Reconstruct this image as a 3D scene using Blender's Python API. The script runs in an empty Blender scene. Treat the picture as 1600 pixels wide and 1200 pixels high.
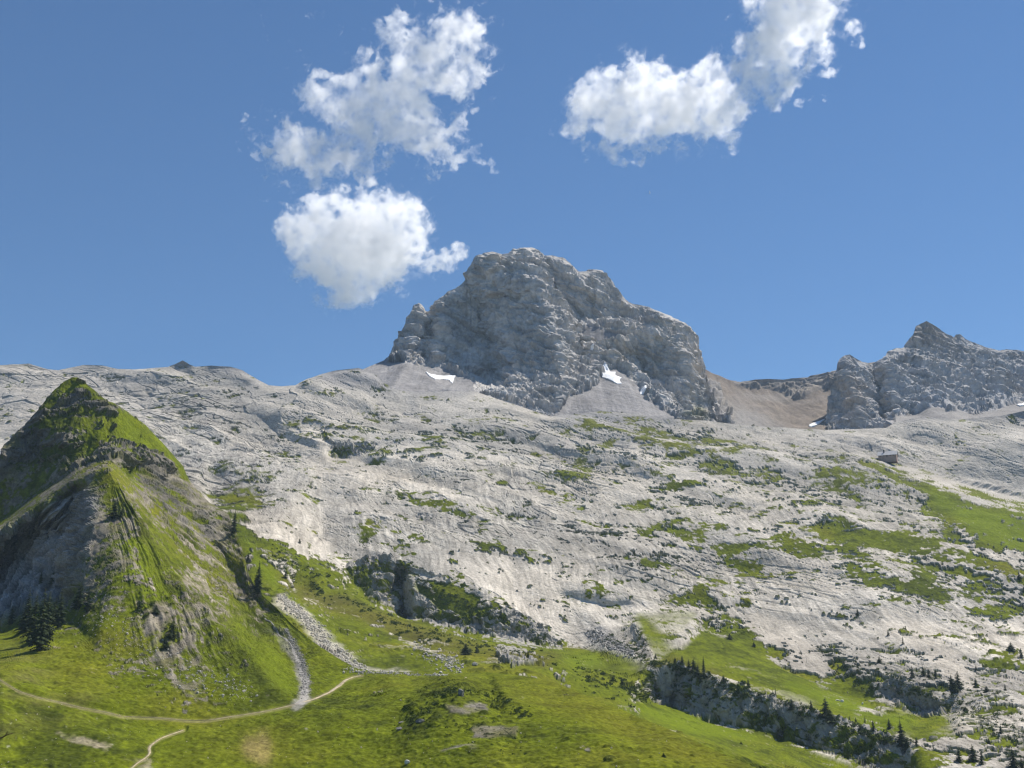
import bpy, math, random
import numpy as np
from mathutils import Vector, Matrix
from mathutils.geometry import delaunay_2d_cdt

sc = bpy.context.scene
COL = sc.collection
# ---------------------------------------------------------------- camera
HFOV = math.radians(45.0)
PITCH = math.radians(15.0)
FPX = 800.0 / math.tan(HFOV / 2)          # focal length in photo pixels (photo 1600 x 1200)
cam_d = bpy.data.cameras.new("camera")
cam_d.sensor_width = 36.0
cam_d.lens = 18.0 / math.tan(HFOV / 2)
cam_d.clip_start = 0.5
cam_d.clip_end = 60000.0
cam = bpy.data.objects.new("camera", cam_d)
cam.location = (0, 0, 0)
cam.rotation_euler = (math.pi / 2 + PITCH, 0, 0)
COL.objects.link(cam)
sc.camera = cam
# ---------------------------------------------------------------- sun and sky
SUN_EL = math.radians(57.0)
SUN_AZ = math.radians(56.0)               # clockwise from +Y (the viewing direction)
sun_dir = Vector((math.sin(SUN_AZ) * math.cos(SUN_EL), math.cos(SUN_AZ) * math.cos(SUN_EL), math.sin(SUN_EL)))
sd = bpy.data.lights.new("sun", 'SUN')
sd.energy = 5.0
sd.angle = math.radians(0.5)
sd.color = (1.0, 0.94, 0.84)
sun = bpy.data.objects.new("sun", sd)
sun.rotation_euler = (-sun_dir).to_track_quat('-Z', 'Y').to_euler()
sun.location = (400, 400, 3000)
COL.objects.link(sun)
w = bpy.data.worlds.new("World")
sc.world = w
w.use_nodes = True
nt = w.node_tree
nt.nodes.clear()
wo = nt.nodes.new('ShaderNodeOutputWorld')
bg = nt.nodes.new('ShaderNodeBackground')
sky = nt.nodes.new('ShaderNodeTexSky')
sky.sky_type = 'NISHITA'
sky.sun_disc = False
sky.sun_elevation = SUN_EL
sky.sun_rotation = SUN_AZ
sky.altitude = 1000
sky.air_density = 1.0
sky.dust_density = 0.0
sky.ozone_density = 3.0
bg.inputs['Strength'].default_value = 0.08
tint = nt.nodes.new('ShaderNodeMix'); tint.data_type = 'RGBA'; tint.blend_type = 'MULTIPLY'; tint.inputs[0].default_value = 1.0
tint.inputs[7].default_value = (0.66, 0.86, 1.0, 1.0)          # clear mountain air: a deeper blue
nt.links.new(sky.outputs[0], tint.inputs[6]); nt.links.new(tint.outputs[2], bg.inputs[0])
nt.links.new(bg.outputs[0], wo.inputs[0])
sc.view_settings.view_transform = 'Standard'
sc.view_settings.look = 'None'
sc.view_settings.gamma = 1.0
sc.view_settings.exposure = 0.42
sc.render.engine = 'CYCLES'
sc.cycles.max_bounces = 28
sc.cycles.diffuse_bounces = 3
sc.cycles.glossy_bounces = 1
sc.cycles.transparent_max_bounces = 8
sc.cycles.volume_bounces = 28
sc.cycles.use_adaptive_sampling = True
sc.cycles.adaptive_threshold = 0.02
sc.cycles.use_denoising = True
sc.cycles.filter_width = 1.3

# ---------------------------------------------------------------- numeric helpers
rng = np.random.RandomState(7)
_perm = rng.permutation(256).astype(np.int32)
_perm = np.concatenate([_perm, _perm])
_g = rng.normal(size=(256, 3)).astype(np.float32)
_g /= np.linalg.norm(_g, axis=1, keepdims=True)

def pnoise(x, y, z):
    """3-D gradient noise, about -1..1"""
    shp = np.broadcast(x, y, z).shape
    x = np.broadcast_to(x, shp).ravel(); y = np.broadcast_to(y, shp).ravel(); z = np.broadcast_to(z, shp).ravel()
    out = np.empty(x.shape, np.float32)
    CH = 200000
    for a in range(0, x.size, CH):
        xx = x[a:a + CH].astype(np.float32); yy = y[a:a + CH].astype(np.float32); zz = z[a:a + CH].astype(np.float32)
        xi = np.floor(xx); yi = np.floor(yy); zi = np.floor(zz)
        xf = xx - xi; yf = yy - yi; zf = zz - zi
        xi = xi.astype(np.int32) & 255; yi = yi.astype(np.int32) & 255; zi = zi.astype(np.int32) & 255
        u = xf * xf * xf * (xf * (xf * 6 - 15) + 10)
        v = yf * yf * yf * (yf * (yf * 6 - 15) + 10)
        t = zf * zf * zf * (zf * (zf * 6 - 15) + 10)
        def gr(dx, dy, dz):
            h = _perm[_perm[_perm[(xi + dx) & 255] + ((yi + dy) & 255)] + ((zi + dz) & 255)]
            g = _g[h]
            return g[:, 0] * (xf - dx) + g[:, 1] * (yf - dy) + g[:, 2] * (zf - dz)
        x00 = gr(0, 0, 0) * (1 - u) + gr(1, 0, 0) * u
        x10 = gr(0, 1, 0) * (1 - u) + gr(1, 1, 0) * u
        x01 = gr(0, 0, 1) * (1 - u) + gr(1, 0, 1) * u
        x11 = gr(0, 1, 1) * (1 - u) + gr(1, 1, 1) * u
        out[a:a + CH] = ((x00 * (1 - v) + x10 * v) * (1 - t) + (x01 * (1 - v) + x11 * v) * t) * 1.5
    return out.reshape(shp)

def fbm(P, s, o=4, seed=0.0, st=(1, 1, 1), rough=0.5, ridged=False):
    """fractal noise of wavelength s (metres) at points P; st stretches each axis"""
    a = 1.0; tot = 0.0; k = 1.0 / s
    out = np.zeros(P.shape[:-1], np.float32)
    for i in range(o):
        n = pnoise(P[..., 0] * k / st[0] + seed + i * 17.3, P[..., 1] * k / st[1] + seed * 1.7 + i * 5.1, P[..., 2] * k / st[2] - seed + i * 9.7)
        if ridged:
            n = 1 - 2 * np.abs(n)
        out += a * n; tot += a
        a *= rough; k *= 2.03
    return out / tot

def worley(P, s, seed=0, st=(1, 1, 1)):
    """cellular noise: (planar facet height, gap between the two nearest cells, random value per cell)"""
    shp = P.shape[:-1]
    Q = (P.reshape(-1, 3) / (np.array(st) * s)).astype(np.float32)
    F = np.empty(len(Q), np.float32); G = np.empty(len(Q), np.float32); R = np.empty(len(Q), np.float32)
    CH = 150000
    for a in range(0, len(Q), CH):
        q = Q[a:a + CH]; c = np.floor(q).astype(np.int32)
        d1 = np.full(len(q), 9., np.float32); d2 = d1.copy(); f = np.zeros(len(q), np.float32); r = f.copy()
        for i in (-1, 0, 1):
            for j in (-1, 0, 1):
                for k in (-1, 0, 1):
                    h = _perm[_perm[_perm[(c[:, 0] + i + seed) & 255] + ((c[:, 1] + j) & 255)] + ((c[:, 2] + k) & 255)]
                    g = _g[h]
                    cx = c[:, 0] + i + 0.5 + g[:, 1] * 0.45; cy = c[:, 1] + j + 0.5 + g[:, 2] * 0.45; cz = c[:, 2] + k + 0.5 + g[:, 0] * 0.45
                    dx = q[:, 0] - cx; dy = q[:, 1] - cy; dz = q[:, 2] - cz
                    d = dx * dx + dy * dy + dz * dz
                    m = d < d1
                    d2 = np.where(m, d1, np.minimum(d2, d))
                    d1 = np.where(m, d, d1)
                    f = np.where(m, dx * g[:, 0] + dy * g[:, 1] + dz * g[:, 2] + g[:, 2] * 0.35, f)
                    r = np.where(m, h / 255.0, r)
        F[a:a + CH] = f; G[a:a + CH] = np.sqrt(d2) - np.sqrt(d1); R[a:a + CH] = r
    return F.reshape(shp), G.reshape(shp), R.reshape(shp)

def unit(n):
    return (n - n.mean()) / (n.std() + 1e-6)

def sstep(a, b, x):
    t = np.clip((x - a) / (b - a), 0, 1)
    return t * t * (3 - 2 * t)

def lerp(a, b, t):
    return a + (b - a) * t

def mixc(c, d, t):
    return c + (np.asarray(d, np.float32) - c) * t[..., None]

CP, SP = math.cos(PITCH), math.sin(PITCH)
def ray(u, v):
    """unit-depth direction seen at a photo pixel"""
    x = (u - 800.0) / FPX; z = (600.0 - v) / FPX
    return np.stack([x, CP - z * SP, SP + z * CP], -1)

def project(P):
    d = P[..., 1] * CP + P[..., 2] * SP
    z = -P[..., 1] * SP + P[..., 2] * CP
    return 800 + FPX * P[..., 0] / d, 600 - FPX * z / d

# rasters in survey coordinates (4 units per cell)
U0, V0, RS = -320.0, 340.0, 4.0
RW, RH = 560, 260
def blur(a, n, it=2):
    for _ in range(it):
        if n < 1: break
        for ax in (0, 1):
            p = np.pad(a, [(n, n) if i == ax else (0, 0) for i in (0, 1)], mode='edge')
            c = np.cumsum(p, axis=ax)
            c = np.concatenate([np.zeros_like(np.take(c, [0], ax)), c], ax)
            k = 2 * n + 1
            L = a.shape[ax]
            a = (np.take(c, range(k, k + L), ax) - np.take(c, range(0, L), ax)) / k
    return a

def sample(a, u, v):
    x = np.clip((u - U0) / RS, 0, RW - 1.001); y = np.clip((v - V0) / RS, 0, RH - 1.001)
    xi = x.astype(int); yi = y.astype(int); xf = x - xi; yf = y - yi
    return (a[yi, xi] * (1 - xf) + a[yi, xi + 1] * xf) * (1 - yf) + (a[yi + 1, xi] * (1 - xf) + a[yi + 1, xi + 1] * xf) * yf

GU, GV = np.meshgrid(U0 + RS * np.arange(RW), V0 + RS * np.arange(RH))
def depth_map(pts, lines=(), soft=1):
    """planar facets through the surveyed points (u, v, distance), sharp along the lines"""
    P = [tuple(p) for p in pts]
    E = []
    for ln in lines:
        i0 = len(P)
        P += [tuple(p) for p in ln]
        E += [(i0 + i, i0 + i + 1) for i in range(len(ln) - 1)]
    r = delaunay_2d_cdt([Vector((p[0], p[1])) for p in P], E, [], 0, 0.5)
    vs, faces, orig = r[0], r[2], r[3]
    dv = []
    for i, co in enumerate(vs):
        if orig[i]:
            dv.append(1.0 / np.mean([P[k][2] for k in orig[i]]))
        else:
            d = [((co.x - p[0]) ** 2 + (co.y - p[1]) ** 2 + 1e-3, p[2]) for p in P]
            d.sort(); d = d[:2]
            ww = [1 / math.sqrt(q[0]) for q in d]
            dv.append(sum(a / q[1] for a, q in zip(ww, d)) / sum(ww))
    out = np.full((RH, RW), np.nan)
    for f in faces:
        (x0, y0), (x1, y1), (x2, y2) = [((vs[k].x - U0) / RS, (vs[k].y - V0) / RS) for k in f]
        a0, a1 = max(0, int(min(x0, x1, x2))), min(RW - 1, int(max(x0, x1, x2)) + 1)
        b0, b1 = max(0, int(min(y0, y1, y2))), min(RH - 1, int(max(y0, y1, y2)) + 1)
        if a1 < a0 or b1 < b0: continue
        X, Y = np.meshgrid(np.arange(a0, a1 + 1), np.arange(b0, b1 + 1))
        det = (y1 - y2) * (x0 - x2) + (x2 - x1) * (y0 - y2)
        if abs(det) < 1e-9: continue
        l0 = ((y1 - y2) * (X - x2) + (x2 - x1) * (Y - y2)) / det
        l1 = ((y2 - y0) * (X - x2) + (x0 - x2) * (Y - y2)) / det
        l2 = 1 - l0 - l1
        m = (l0 > -1e-3) & (l1 > -1e-3) & (l2 > -1e-3)
        val = l0 * dv[f[0]] + l1 * dv[f[1]] + l2 * dv[f[2]]
        sub = out[b0:b1 + 1, a0:a1 + 1]
        sub[m] = val[m]
    bad = np.isnan(out)
    if bad.any():                      # outside the survey: carry the nearest row/column value
        for ax in (0, 1):
            for rev in (False, True):
                o = out[::-1] if (rev and ax == 0) else (out[:, ::-1] if rev else out)
                if ax == 1:
                    for i in range(1, o.shape[1]):
                        b = np.isnan(o[:, i]); o[b, i] = o[b, i - 1]
                else:
                    for i in range(1, o.shape[0]):
                        b = np.isnan(o[i]); o[i, b] = o[i - 1, b]
        out[np.isnan(out)] = 1 / 800.0
    return blur(out, soft, 2)

def polymask(polys, soft=1):
    m = np.zeros((RH, RW), np.float32)
    for p in polys:
        ins = np.zeros((RH, RW), bool)
        n = len(p)
        for i in range(n):
            x1, y1 = p[i]; x2, y2 = p[(i + 1) % n]
            if y1 == y2: continue
            c = ((y1 > GV) != (y2 > GV)) & (GU < (x2 - x1) * (GV - y1) / (y2 - y1) + x1)
            ins ^= c
        m[ins] = 1
    return blur(m, soft, 2)

def linemask(lines):
    """distance in survey units to the nearest of the polylines"""
    d = np.full((RH, RW), 1e9, np.float32)
    for p in lines:
        for (x1, y1), (x2, y2) in zip(p[:-1], p[1:]):
            dx, dy = x2 - x1, y2 - y1
            t = np.clip(((GU - x1) * dx + (GV - y1) * dy) / (dx * dx + dy * dy + 1e-6), 0, 1)
            d = np.minimum(d, np.hypot(GU - x1 - t * dx, GV - y1 - t * dy))
    return d

def asciimap(rows, u0, du, v0, dv):
    a = np.array([[int(c) for c in r] for r in rows], float) / 9.0
    x = np.clip((GU - u0) / du, 0, a.shape[1] - 1.001); y = np.clip((GV - v0) / dv, 0, a.shape[0] - 1.001)
    xi = x.astype(int); yi = y.astype(int); xf = x - xi; yf = y - yi
    m = (a[yi, xi] * (1 - xf) + a[yi, xi + 1] * xf) * (1 - yf) + (a[yi + 1, xi] * (1 - xf) + a[yi + 1, xi + 1] * xf) * yf
    return blur(m, 2, 1)

# ---------------------------------------------------------------- materials
def terrain_material(name, fine=2.0, bump=0.5, var=0.35, rough=0.95, spec=0.04, streak=None):
    m = bpy.data.materials.new(name); m.use_nodes = True
    t = m.node_tree; N = t.nodes; L = t.links
    b = N['Principled BSDF']
    b.inputs['Roughness'].default_value = rough
    b.inputs['Specular IOR Level'].default_value = spec
    at = N.new('ShaderNodeAttribute'); at.attribute_name = 'Col'
    tc = N.new('ShaderNodeTexCoord')
    n1 = N.new('ShaderNodeTexNoise'); n1.inputs['Scale'].default_value = 1.0 / fine; n1.inputs['Detail'].default_value = 5; n1.inputs['Roughness'].default_value = 0.65
    n2 = N.new('ShaderNodeTexNoise'); n2.inputs['Scale'].default_value = 1.0 / (fine * 9); n2.inputs['Detail'].default_value = 3
    mp = N.new('ShaderNodeMapping')
    if streak: mp.inputs['Scale'].default_value = streak
    L.new(tc.outputs['Object'], mp.inputs[0]); L.new(mp.outputs[0], n1.inputs['Vector']); L.new(tc.outputs['Object'], n2.inputs['Vector'])
    r1 = N.new('ShaderNodeMapRange'); r1.inputs['From Min'].default_value = 0.3; r1.inputs['From Max'].default_value = 0.7
    r1.inputs['To Min'].default_value = 1 - var; r1.inputs['To Max'].default_value = 1 + var
    L.new(n1.outputs['Fac'], r1.inputs['Value'])
    r2 = N.new('ShaderNodeMapRange'); r2.inputs['From Min'].default_value = 0.3; r2.inputs['From Max'].default_value = 0.7
    r2.inputs['To Min'].default_value = 1 - var * 0.35; r2.inputs['To Max'].default_value = 1 + var * 0.35
    L.new(n2.outputs['Fac'], r2.inputs['Value'])
    mu = N.new('ShaderNodeMath'); mu.operation = 'MULTIPLY'
    L.new(r1.outputs[0], mu.inputs[0]); L.new(r2.outputs[0], mu.inputs[1])
    vm = N.new('ShaderNodeVectorMath'); vm.operation = 'SCALE'
    L.new(at.outputs['Color'], vm.inputs[0]); L.new(mu.outputs[0], vm.inputs['Scale'])
    L.new(vm.outputs[0], b.inputs['Base Color'])
    bp = N.new('ShaderNodeBump'); bp.inputs['Strength'].default_value = 0.8; bp.inputs['Distance'].default_value = bump
    L.new(n1.outputs['Fac'], bp.inputs['Height']); L.new(bp.outputs[0], b.inputs['Normal'])
    return m

def plain_material(name, color, rough=0.85, var=0.25, scale=3.0, spec=0.2, trans=0.0):
    m = bpy.data.materials.new(name); m.use_nodes = True
    t = m.node_tree; N = t.nodes; L = t.links
    b = N['Principled BSDF']; b.inputs['Roughness'].default_value = rough; b.inputs['Specular IOR Level'].default_value = spec
    tc = N.new('ShaderNodeTexCoord')
    n1 = N.new('ShaderNodeTexNoise'); n1.inputs['Scale'].default_value = scale; n1.inputs['Detail'].default_value = 4
    L.new(tc.outputs['Object'], n1.inputs['Vector'])
    cr = N.new('ShaderNodeMapRange'); cr.inputs['From Min'].default_value = 0.3; cr.inputs['From Max'].default_value = 0.7
    cr.inputs['To Min'].default_value = 1 - var; cr.inputs['To Max'].default_value = 1 + var
    L.new(n1.outputs['Fac'], cr.inputs['Value'])
    vm = N.new('ShaderNodeVectorMath'); vm.operation = 'SCALE'; vm.inputs[0].default_value = color
    L.new(cr.outputs[0], vm.inputs['Scale']); L.new(vm.outputs[0], b.inputs['Base Color'])
    if trans:
        tr = N.new('ShaderNodeBsdfTranslucent'); L.new(vm.outputs[0], tr.inputs['Color'])
        mx = N.new('ShaderNodeMixShader'); mx.inputs[0].default_value = trans
        L.new(b.outputs[0], mx.inputs[1]); L.new(tr.outputs[0], mx.inputs[2])
        L.new(mx.outputs[0], N['Material Output'].inputs['Surface'])
    return m

# ---------------------------------------------------------------- object helpers
def tag(o, label=None, cat=None, group=None, kind=None):
    if label: o['label'] = label
    if cat: o['category'] = cat
    if group: o['group'] = group
    if kind: o['kind'] = kind
    return o

def mesh_obj(name, V, F, mat, parent=None, col=None, smooth=True):
    me = bpy.data.meshes.new(name)
    V = np.asarray(V, np.float32)
    F = np.asarray(F, np.int32)
    k = F.shape[1]
    me.vertices.add(len(V)); me.vertices.foreach_set('co', V.ravel())
    me.loops.add(F.size); me.loops.foreach_set('vertex_index', F.ravel())
    me.polygons.add(len(F))
    me.polygons.foreach_set('loop_start', np.arange(0, F.size, k, dtype=np.int32))
    me.polygons.foreach_set('loop_total', np.full(len(F), k, np.int32))
    me.update(calc_edges=True)
    me.polygons.foreach_set('use_smooth', np.full(len(F), smooth, bool))
    if col is not None:
        at = me.color_attributes.new('Col', 'FLOAT_COLOR', 'POINT')
        at.data.foreach_set('color', np.concatenate([col, np.ones((len(V), 1))], 1).astype(np.float32).ravel())
    me.materials.append(mat)
    o = bpy.data.objects.new(name, me); COL.objects.link(o)
    if parent: o.parent = parent
    return o

class Sheet:
    """A piece of terrain: a fine grid between its crest line and its foot, draped on surveyed facets, then weathered"""
    def __init__(s, u0, u1, top, bot, dmap, du=1.5, dv=1.5, back=(8, 3.0, 0.9)):
        s.u = np.arange(u0, u1 + du, du); s.du = du
        tu, tv = zip(*top); s.top = np.interp(s.u, tu, tv)
        if callable(bot): s.bot = bot(s.u)
        else:
            bu, bv = zip(*bot); s.bot = np.interp(s.u, bu, bv)
        s.bot = np.maximum(s.bot, s.top + 20)
        s.n = int(math.ceil((s.bot - s.top).max() / dv)) + 1
        t = np.linspace(0, 1, s.n)[:, None]
        k = np.exp(-0.5 * (np.arange(-40, 41) / 14.0) ** 2); k /= k.sum()
        sm = lambda a: np.convolve(np.pad(a, 40, mode='edge'), k, mode='valid')
        ts, bs = sm(s.top), sm(s.bot)
        bs = np.maximum(bs, ts + 40)
        s.V = ts[None] * (1 - t) + bs[None] * t + (s.top - ts)[None] * (1 - t) ** 9
        s.U = np.broadcast_to(s.u[None], s.V.shape)
        s.D = 1.0 / sample(dmap, s.U, s.V)
        s.P = ray(s.U, s.V) * s.D[..., None]
        s.back = back
    def normals(s):
        a = np.gradient(s.P, axis=1); b = np.gradient(s.P, axis=0)
        n = np.cross(b, a)
        n /= np.linalg.norm(n, axis=-1, keepdims=True) + 1e-9
        f = (n * s.P).sum(-1, keepdims=True) > 0
        return np.where(f, -n, n)
    def at(s, u, v):
        x = np.clip((u - s.u[0]) / s.du, 0, len(s.u) - 1.001); i = int(x); f = x - i
        col = s.V[:, i] * (1 - f) + s.V[:, i + 1] * f
        y = float(np.clip(np.interp(v, col, np.arange(len(col))), 0, s.V.shape[0] - 1.001)); j = int(y); g = y - j
        P = s.P
        return (P[j, i] * (1 - f) + P[j, i + 1] * f) * (1 - g) + (P[j + 1, i] * (1 - f) + P[j + 1, i + 1] * f) * g
    def build(s, name, mat, col, smooth=True):
        nb, step, fall = s.back
        top = s.P[0]
        hor = top.copy(); hor[:, 2] = 0; hor /= np.linalg.norm(hor, axis=1, keepdims=True)
        rows = []
        for k in range(nb, 0, -1):
            dist = step * (1.7 ** k)
            q = top + hor * dist; q[:, 2] -= fall * dist
            q += (fbm(q, 20, 2, 3.0) * min(dist * 0.25, 12))[:, None] * np.array([0, 0, 1.0])
            rows.append(q)
        A = np.concatenate([np.array(rows), s.P], 0) if rows else s.P
        C = np.concatenate([np.repeat(col[:1], len(rows), 0), col], 0) if rows else col
        h, w_ = A.shape[:2]
        idx = np.arange(h * w_).reshape(h, w_)
        F = np.stack([idx[:-1, :-1], idx[1:, :-1], idx[1:, 1:], idx[:-1, 1:]], -1).reshape(-1, 4)
        o = mesh_obj(name, A.reshape(-1, 3), F, mat, col=np.clip(C.reshape(-1, 3), 0.004, 0.9), smooth=smooth)
        o['kind'] = 'structure'
        return o
# ================================================================= TERRAIN
def rock_relief(P, big=(120, 10), mid=(40, 5), bed=(70, 5.0, 2.2), fine=(7, 1.0), crack=(30, 4.0), blocks=None, saw=(), dip=(0.15, 0.0), seed=0.0, zoom=1.0):
    """weathered limestone: swells, buttresses, bedding ledges, crevices, roughness"""
    P = P / zoom
    d = fbm(P, big[0], 4, seed + 1) * big[1]
    d += fbm(P, mid[0], 4, seed + 2, ridged=True, rough=0.55) * mid[1]
    Q = P.copy()
    Q[..., 2] = P[..., 2] + dip[0] * P[..., 0] + dip[1] * P[..., 1] + fbm(P, 90, 2, seed + 3) * 14
    b = pnoise(Q[..., 0] / bed[0], Q[..., 1] / bed[0], Q[..., 2] / bed[1])
    b2 = pnoise(Q[..., 0] / bed[0] * 2 + 9, Q[..., 1] / bed[0] * 2, Q[..., 2] / bed[1] * 2.3)
    d += bed[2] * (np.clip(b * 1.6, -0.6, 0.6) + 0.5 * np.clip(b2 * 1.6, -.6, .6))
    if crack[1]:
        W = P + np.stack([fbm(P, 25, 2, seed + 5), fbm(P, 25, 2, seed + 6), fbm(P, 25, 2, seed + 7)], -1) * 5
        c = np.abs(pnoise(W[..., 0] / crack[0] + seed, W[..., 1] / crack[0] / 1.6, W[..., 2] / crack[0]))
        c2 = np.abs(pnoise(W[..., 0] / crack[0] * 2.3 + 4, W[..., 1] / crack[0], W[..., 2] / crack[0] * 2.3 + seed))
        gate = sstep(0.0, 0.4, fbm(P, 90, 3, seed + 8))
        d -= crack[1] * (sstep(0.09, 0.0, c) * gate + 0.5 * sstep(0.1, 0.0, c2) * gate)
    d += fbm(P, fine[0], 3, seed + 11, rough=0.7) * fine[1] * 1.3
    for lam, amp_ in saw:                       # ledges: each bed juts out over the one below
        t = Q[..., 2] / lam + fbm(P, lam * 5, 3, seed + 15 + lam) * 0.9
        t = t - np.floor(t)
        d += amp_ * ((1 - t) * sstep(0, 0.12, t)) * (0.35 + 0.65 * sstep(-0.3, 0.4, fbm(P, lam * 7, 2, seed + 16)))
    if blocks:
        W = P + np.stack([fbm(P, blocks[0], 2, seed + 12), fbm(P, blocks[0], 2, seed + 13), fbm(P, blocks[0], 2, seed + 14)], -1) * blocks[0] * 0.35
        f, g, r = worley(W, blocks[0], int(seed), (1.3, 1.3, 0.8)); d += f * blocks[1] - blocks[1] * 0.10 * sstep(0.10, 0.0, g)
        f2, g2, r2 = worley(W, blocks[0] / 2.7, int(seed) + 40, (1.2, 1.2, 0.8)); d += f2 * blocks[1] * 0.42
        rock_relief.cells = (g, r, g2, r2)
    return d * zoom

def crag_relief(P, seed, dip, zoom=0.8):
    """big broken faces: dihedrals, slanting beds, split blocks"""
    P = P / zoom
    Q = P + np.stack([fbm(P, 60, 2, seed + 1), fbm(P, 60, 2, seed + 2), fbm(P, 60, 2, seed + 3)], -1) * 6
    B = Q.copy(); B[..., 2] = Q[..., 2] + dip[0] * Q[..., 0] + dip[1] * Q[..., 1]
    d = fbm(P, 180, 3, seed + 4) * 9
    d += (fbm(Q, 75, 5, seed + 5, st=(0.6, 0.6, 2.4), ridged=True, rough=0.5) - 0.3) * 9
    d += (fbm(B, 34, 4, seed + 6, st=(3.2, 3.2, 0.42), ridged=True, rough=0.5) - 0.3) * 6.5
    f, g, r = worley(B, 40, int(seed), (0.85, 0.85, 1.5)); f2, g2, r2 = worley(B, 15, int(seed) + 30, (1.2, 1.2, 0.7))
    D2 = Q.copy(); D2[..., 2] = Q[..., 2] + 0.75 * Q[..., 0]
    d += f * 4.5 + f2 * 2.0
    d -= (np.abs(fbm(D2, 52, 4, seed + 12, st=(2.0, 2.0, 0.6), rough=.45)) * 3 - .5) * 8
    d += (0.5 - np.abs(fbm(Q, 26, 3, seed + 13, st=(0.7, 0.7, 1.8), rough=.5)) * 2.5) * 4
    for lam, a_ in ((32, 5.5), (12, 2.2)):
        t = B[..., 2] / lam + fbm(P, lam * 6, 2, seed + lam) * 0.5
        t = t - np.floor(t)
        d += a_ * (1 - t) * sstep(0, 0.08, t) * sstep(-0.3, 0.3, fbm(P, lam * 5, 2, seed + 8))
    d += fbm(P, 9, 4, seed + 9, rough=0.75) * 2.0
    rock_relief.cells = (g, r, g2, r2)
    return d * zoom

LIMEC = np.array([0.44, 0.402, 0.348], np.float32)
GRASS = np.array([0.106, 0.128, 0.006], np.float32)
GRASS_Y = np.array([0.160, 0.150, 0.014], np.float32)
GRASS_D = np.array([0.034, 0.046, 0.006], np.float32)

def rock_colour(P, base, seed=0.0, warm=(0.49, 0.425, 0.34), grey=(0.28, 0.268, 0.25), amt=0.55):
    n = fbm(P, 130, 4, seed + 21)
    c = np.broadcast_to(np.asarray(base, np.float32), P.shape).copy()
    c = mixc(c, warm, sstep(0.0, 0.5, n) * 0.5)
    c = mixc(c, grey, sstep(0.05, -0.45, n) * amt)
    n2 = fbm(P, 14, 4, seed + 22, st=(1, 1, 0.4), rough=0.65)
    c = c * (1 + 0.30 * n2)[..., None]
    n3 = fbm(P, 45, 3, seed + 23, st=(0.45, 0.45, 1.6))
    c = mixc(c, np.asarray(grey) * 0.62, sstep(0.22, 0.55, n3) * 0.4)
    return c

def grass_colour(P, seed=0.0):
    n = fbm(P, 60, 4, seed + 31); n2 = fbm(P, 9, 3, seed + 32, rough=0.65)
    c = np.broadcast_to(GRASS, P.shape).copy()
    c = mixc(c, GRASS_Y, sstep(0.0, 0.55, n) * 0.6)
    c = mixc(c, GRASS_D, sstep(0.05, -0.4, n + 0.6 * n2) * 0.6)
    n3 = fbm(P, 2.2, 2, seed + 34)
    return c * (1 + 0.36 * n2 + 0.6 * n3)[..., None]

def warp(P, s, a, seed=0.0):
    return fbm(P, s, 3, seed + 41) * a, fbm(P, s, 3, seed + 42) * a

# ----------------------------------------------------------------- the near hill and meadow
FRONT_TOP = [(-200, 900), (-60, 790), (0, 718), (8, 696), (31, 673), (51, 651), (85, 610), (100, 596), (113, 590), (122, 591), (142, 608),
             (170, 629), (181, 632), (227, 665), (255, 696), (283, 727), (297, 753), (326, 784), (357, 803), (362, 817), (370, 834), (378, 856),
             (383, 872), (389, 898), (400, 920), (412, 932), (432, 950), (455, 975), (490, 1003), (530, 1030), (560, 1046), (600, 1050), (650, 1050),
             (700, 1053), (760, 1050), (830, 1057), (871, 1067), (930, 1091), (981, 1112), (1083, 1157), (1134, 1180), (1190, 1202), (1300, 1260),
             (1450, 1330), (1900, 1420)]
fpts = [(-320, 1450, 280), (-100, 1450, 280), (300, 1450, 285), (800, 1450, 285), (1400, 1450, 290), (1900, 1450, 290),
        (-200, 1200, 350), (0, 1200, 352), (200, 1200, 355), (400, 1200, 362), (600, 1200, 360), (800, 1200, 340), (1000, 1200, 330), (1190, 1200, 335),
        (-320, 1050, 420), (-200, 1050, 420), (0, 1062, 415), (100, 1098, 412), (200, 1120, 412), (300, 1125, 414), (400, 1115, 420), (480, 1100, 430), (560, 1060, 500),
        (640, 1052, 520), (760, 1052, 500), (871, 1069, 460), (981, 1114, 405), (1083, 1159, 365), (640, 1100, 420), (560, 1130, 400), (800, 1100, 400), (900, 1130, 375),
        (718, 1080, 416), (720, 1100, 396), (650, 1120, 388), (780, 1120, 388), (700, 1150, 370), (600, 1160, 378),
        (1300, 1262, 320), (1900, 1420, 300)]
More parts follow.
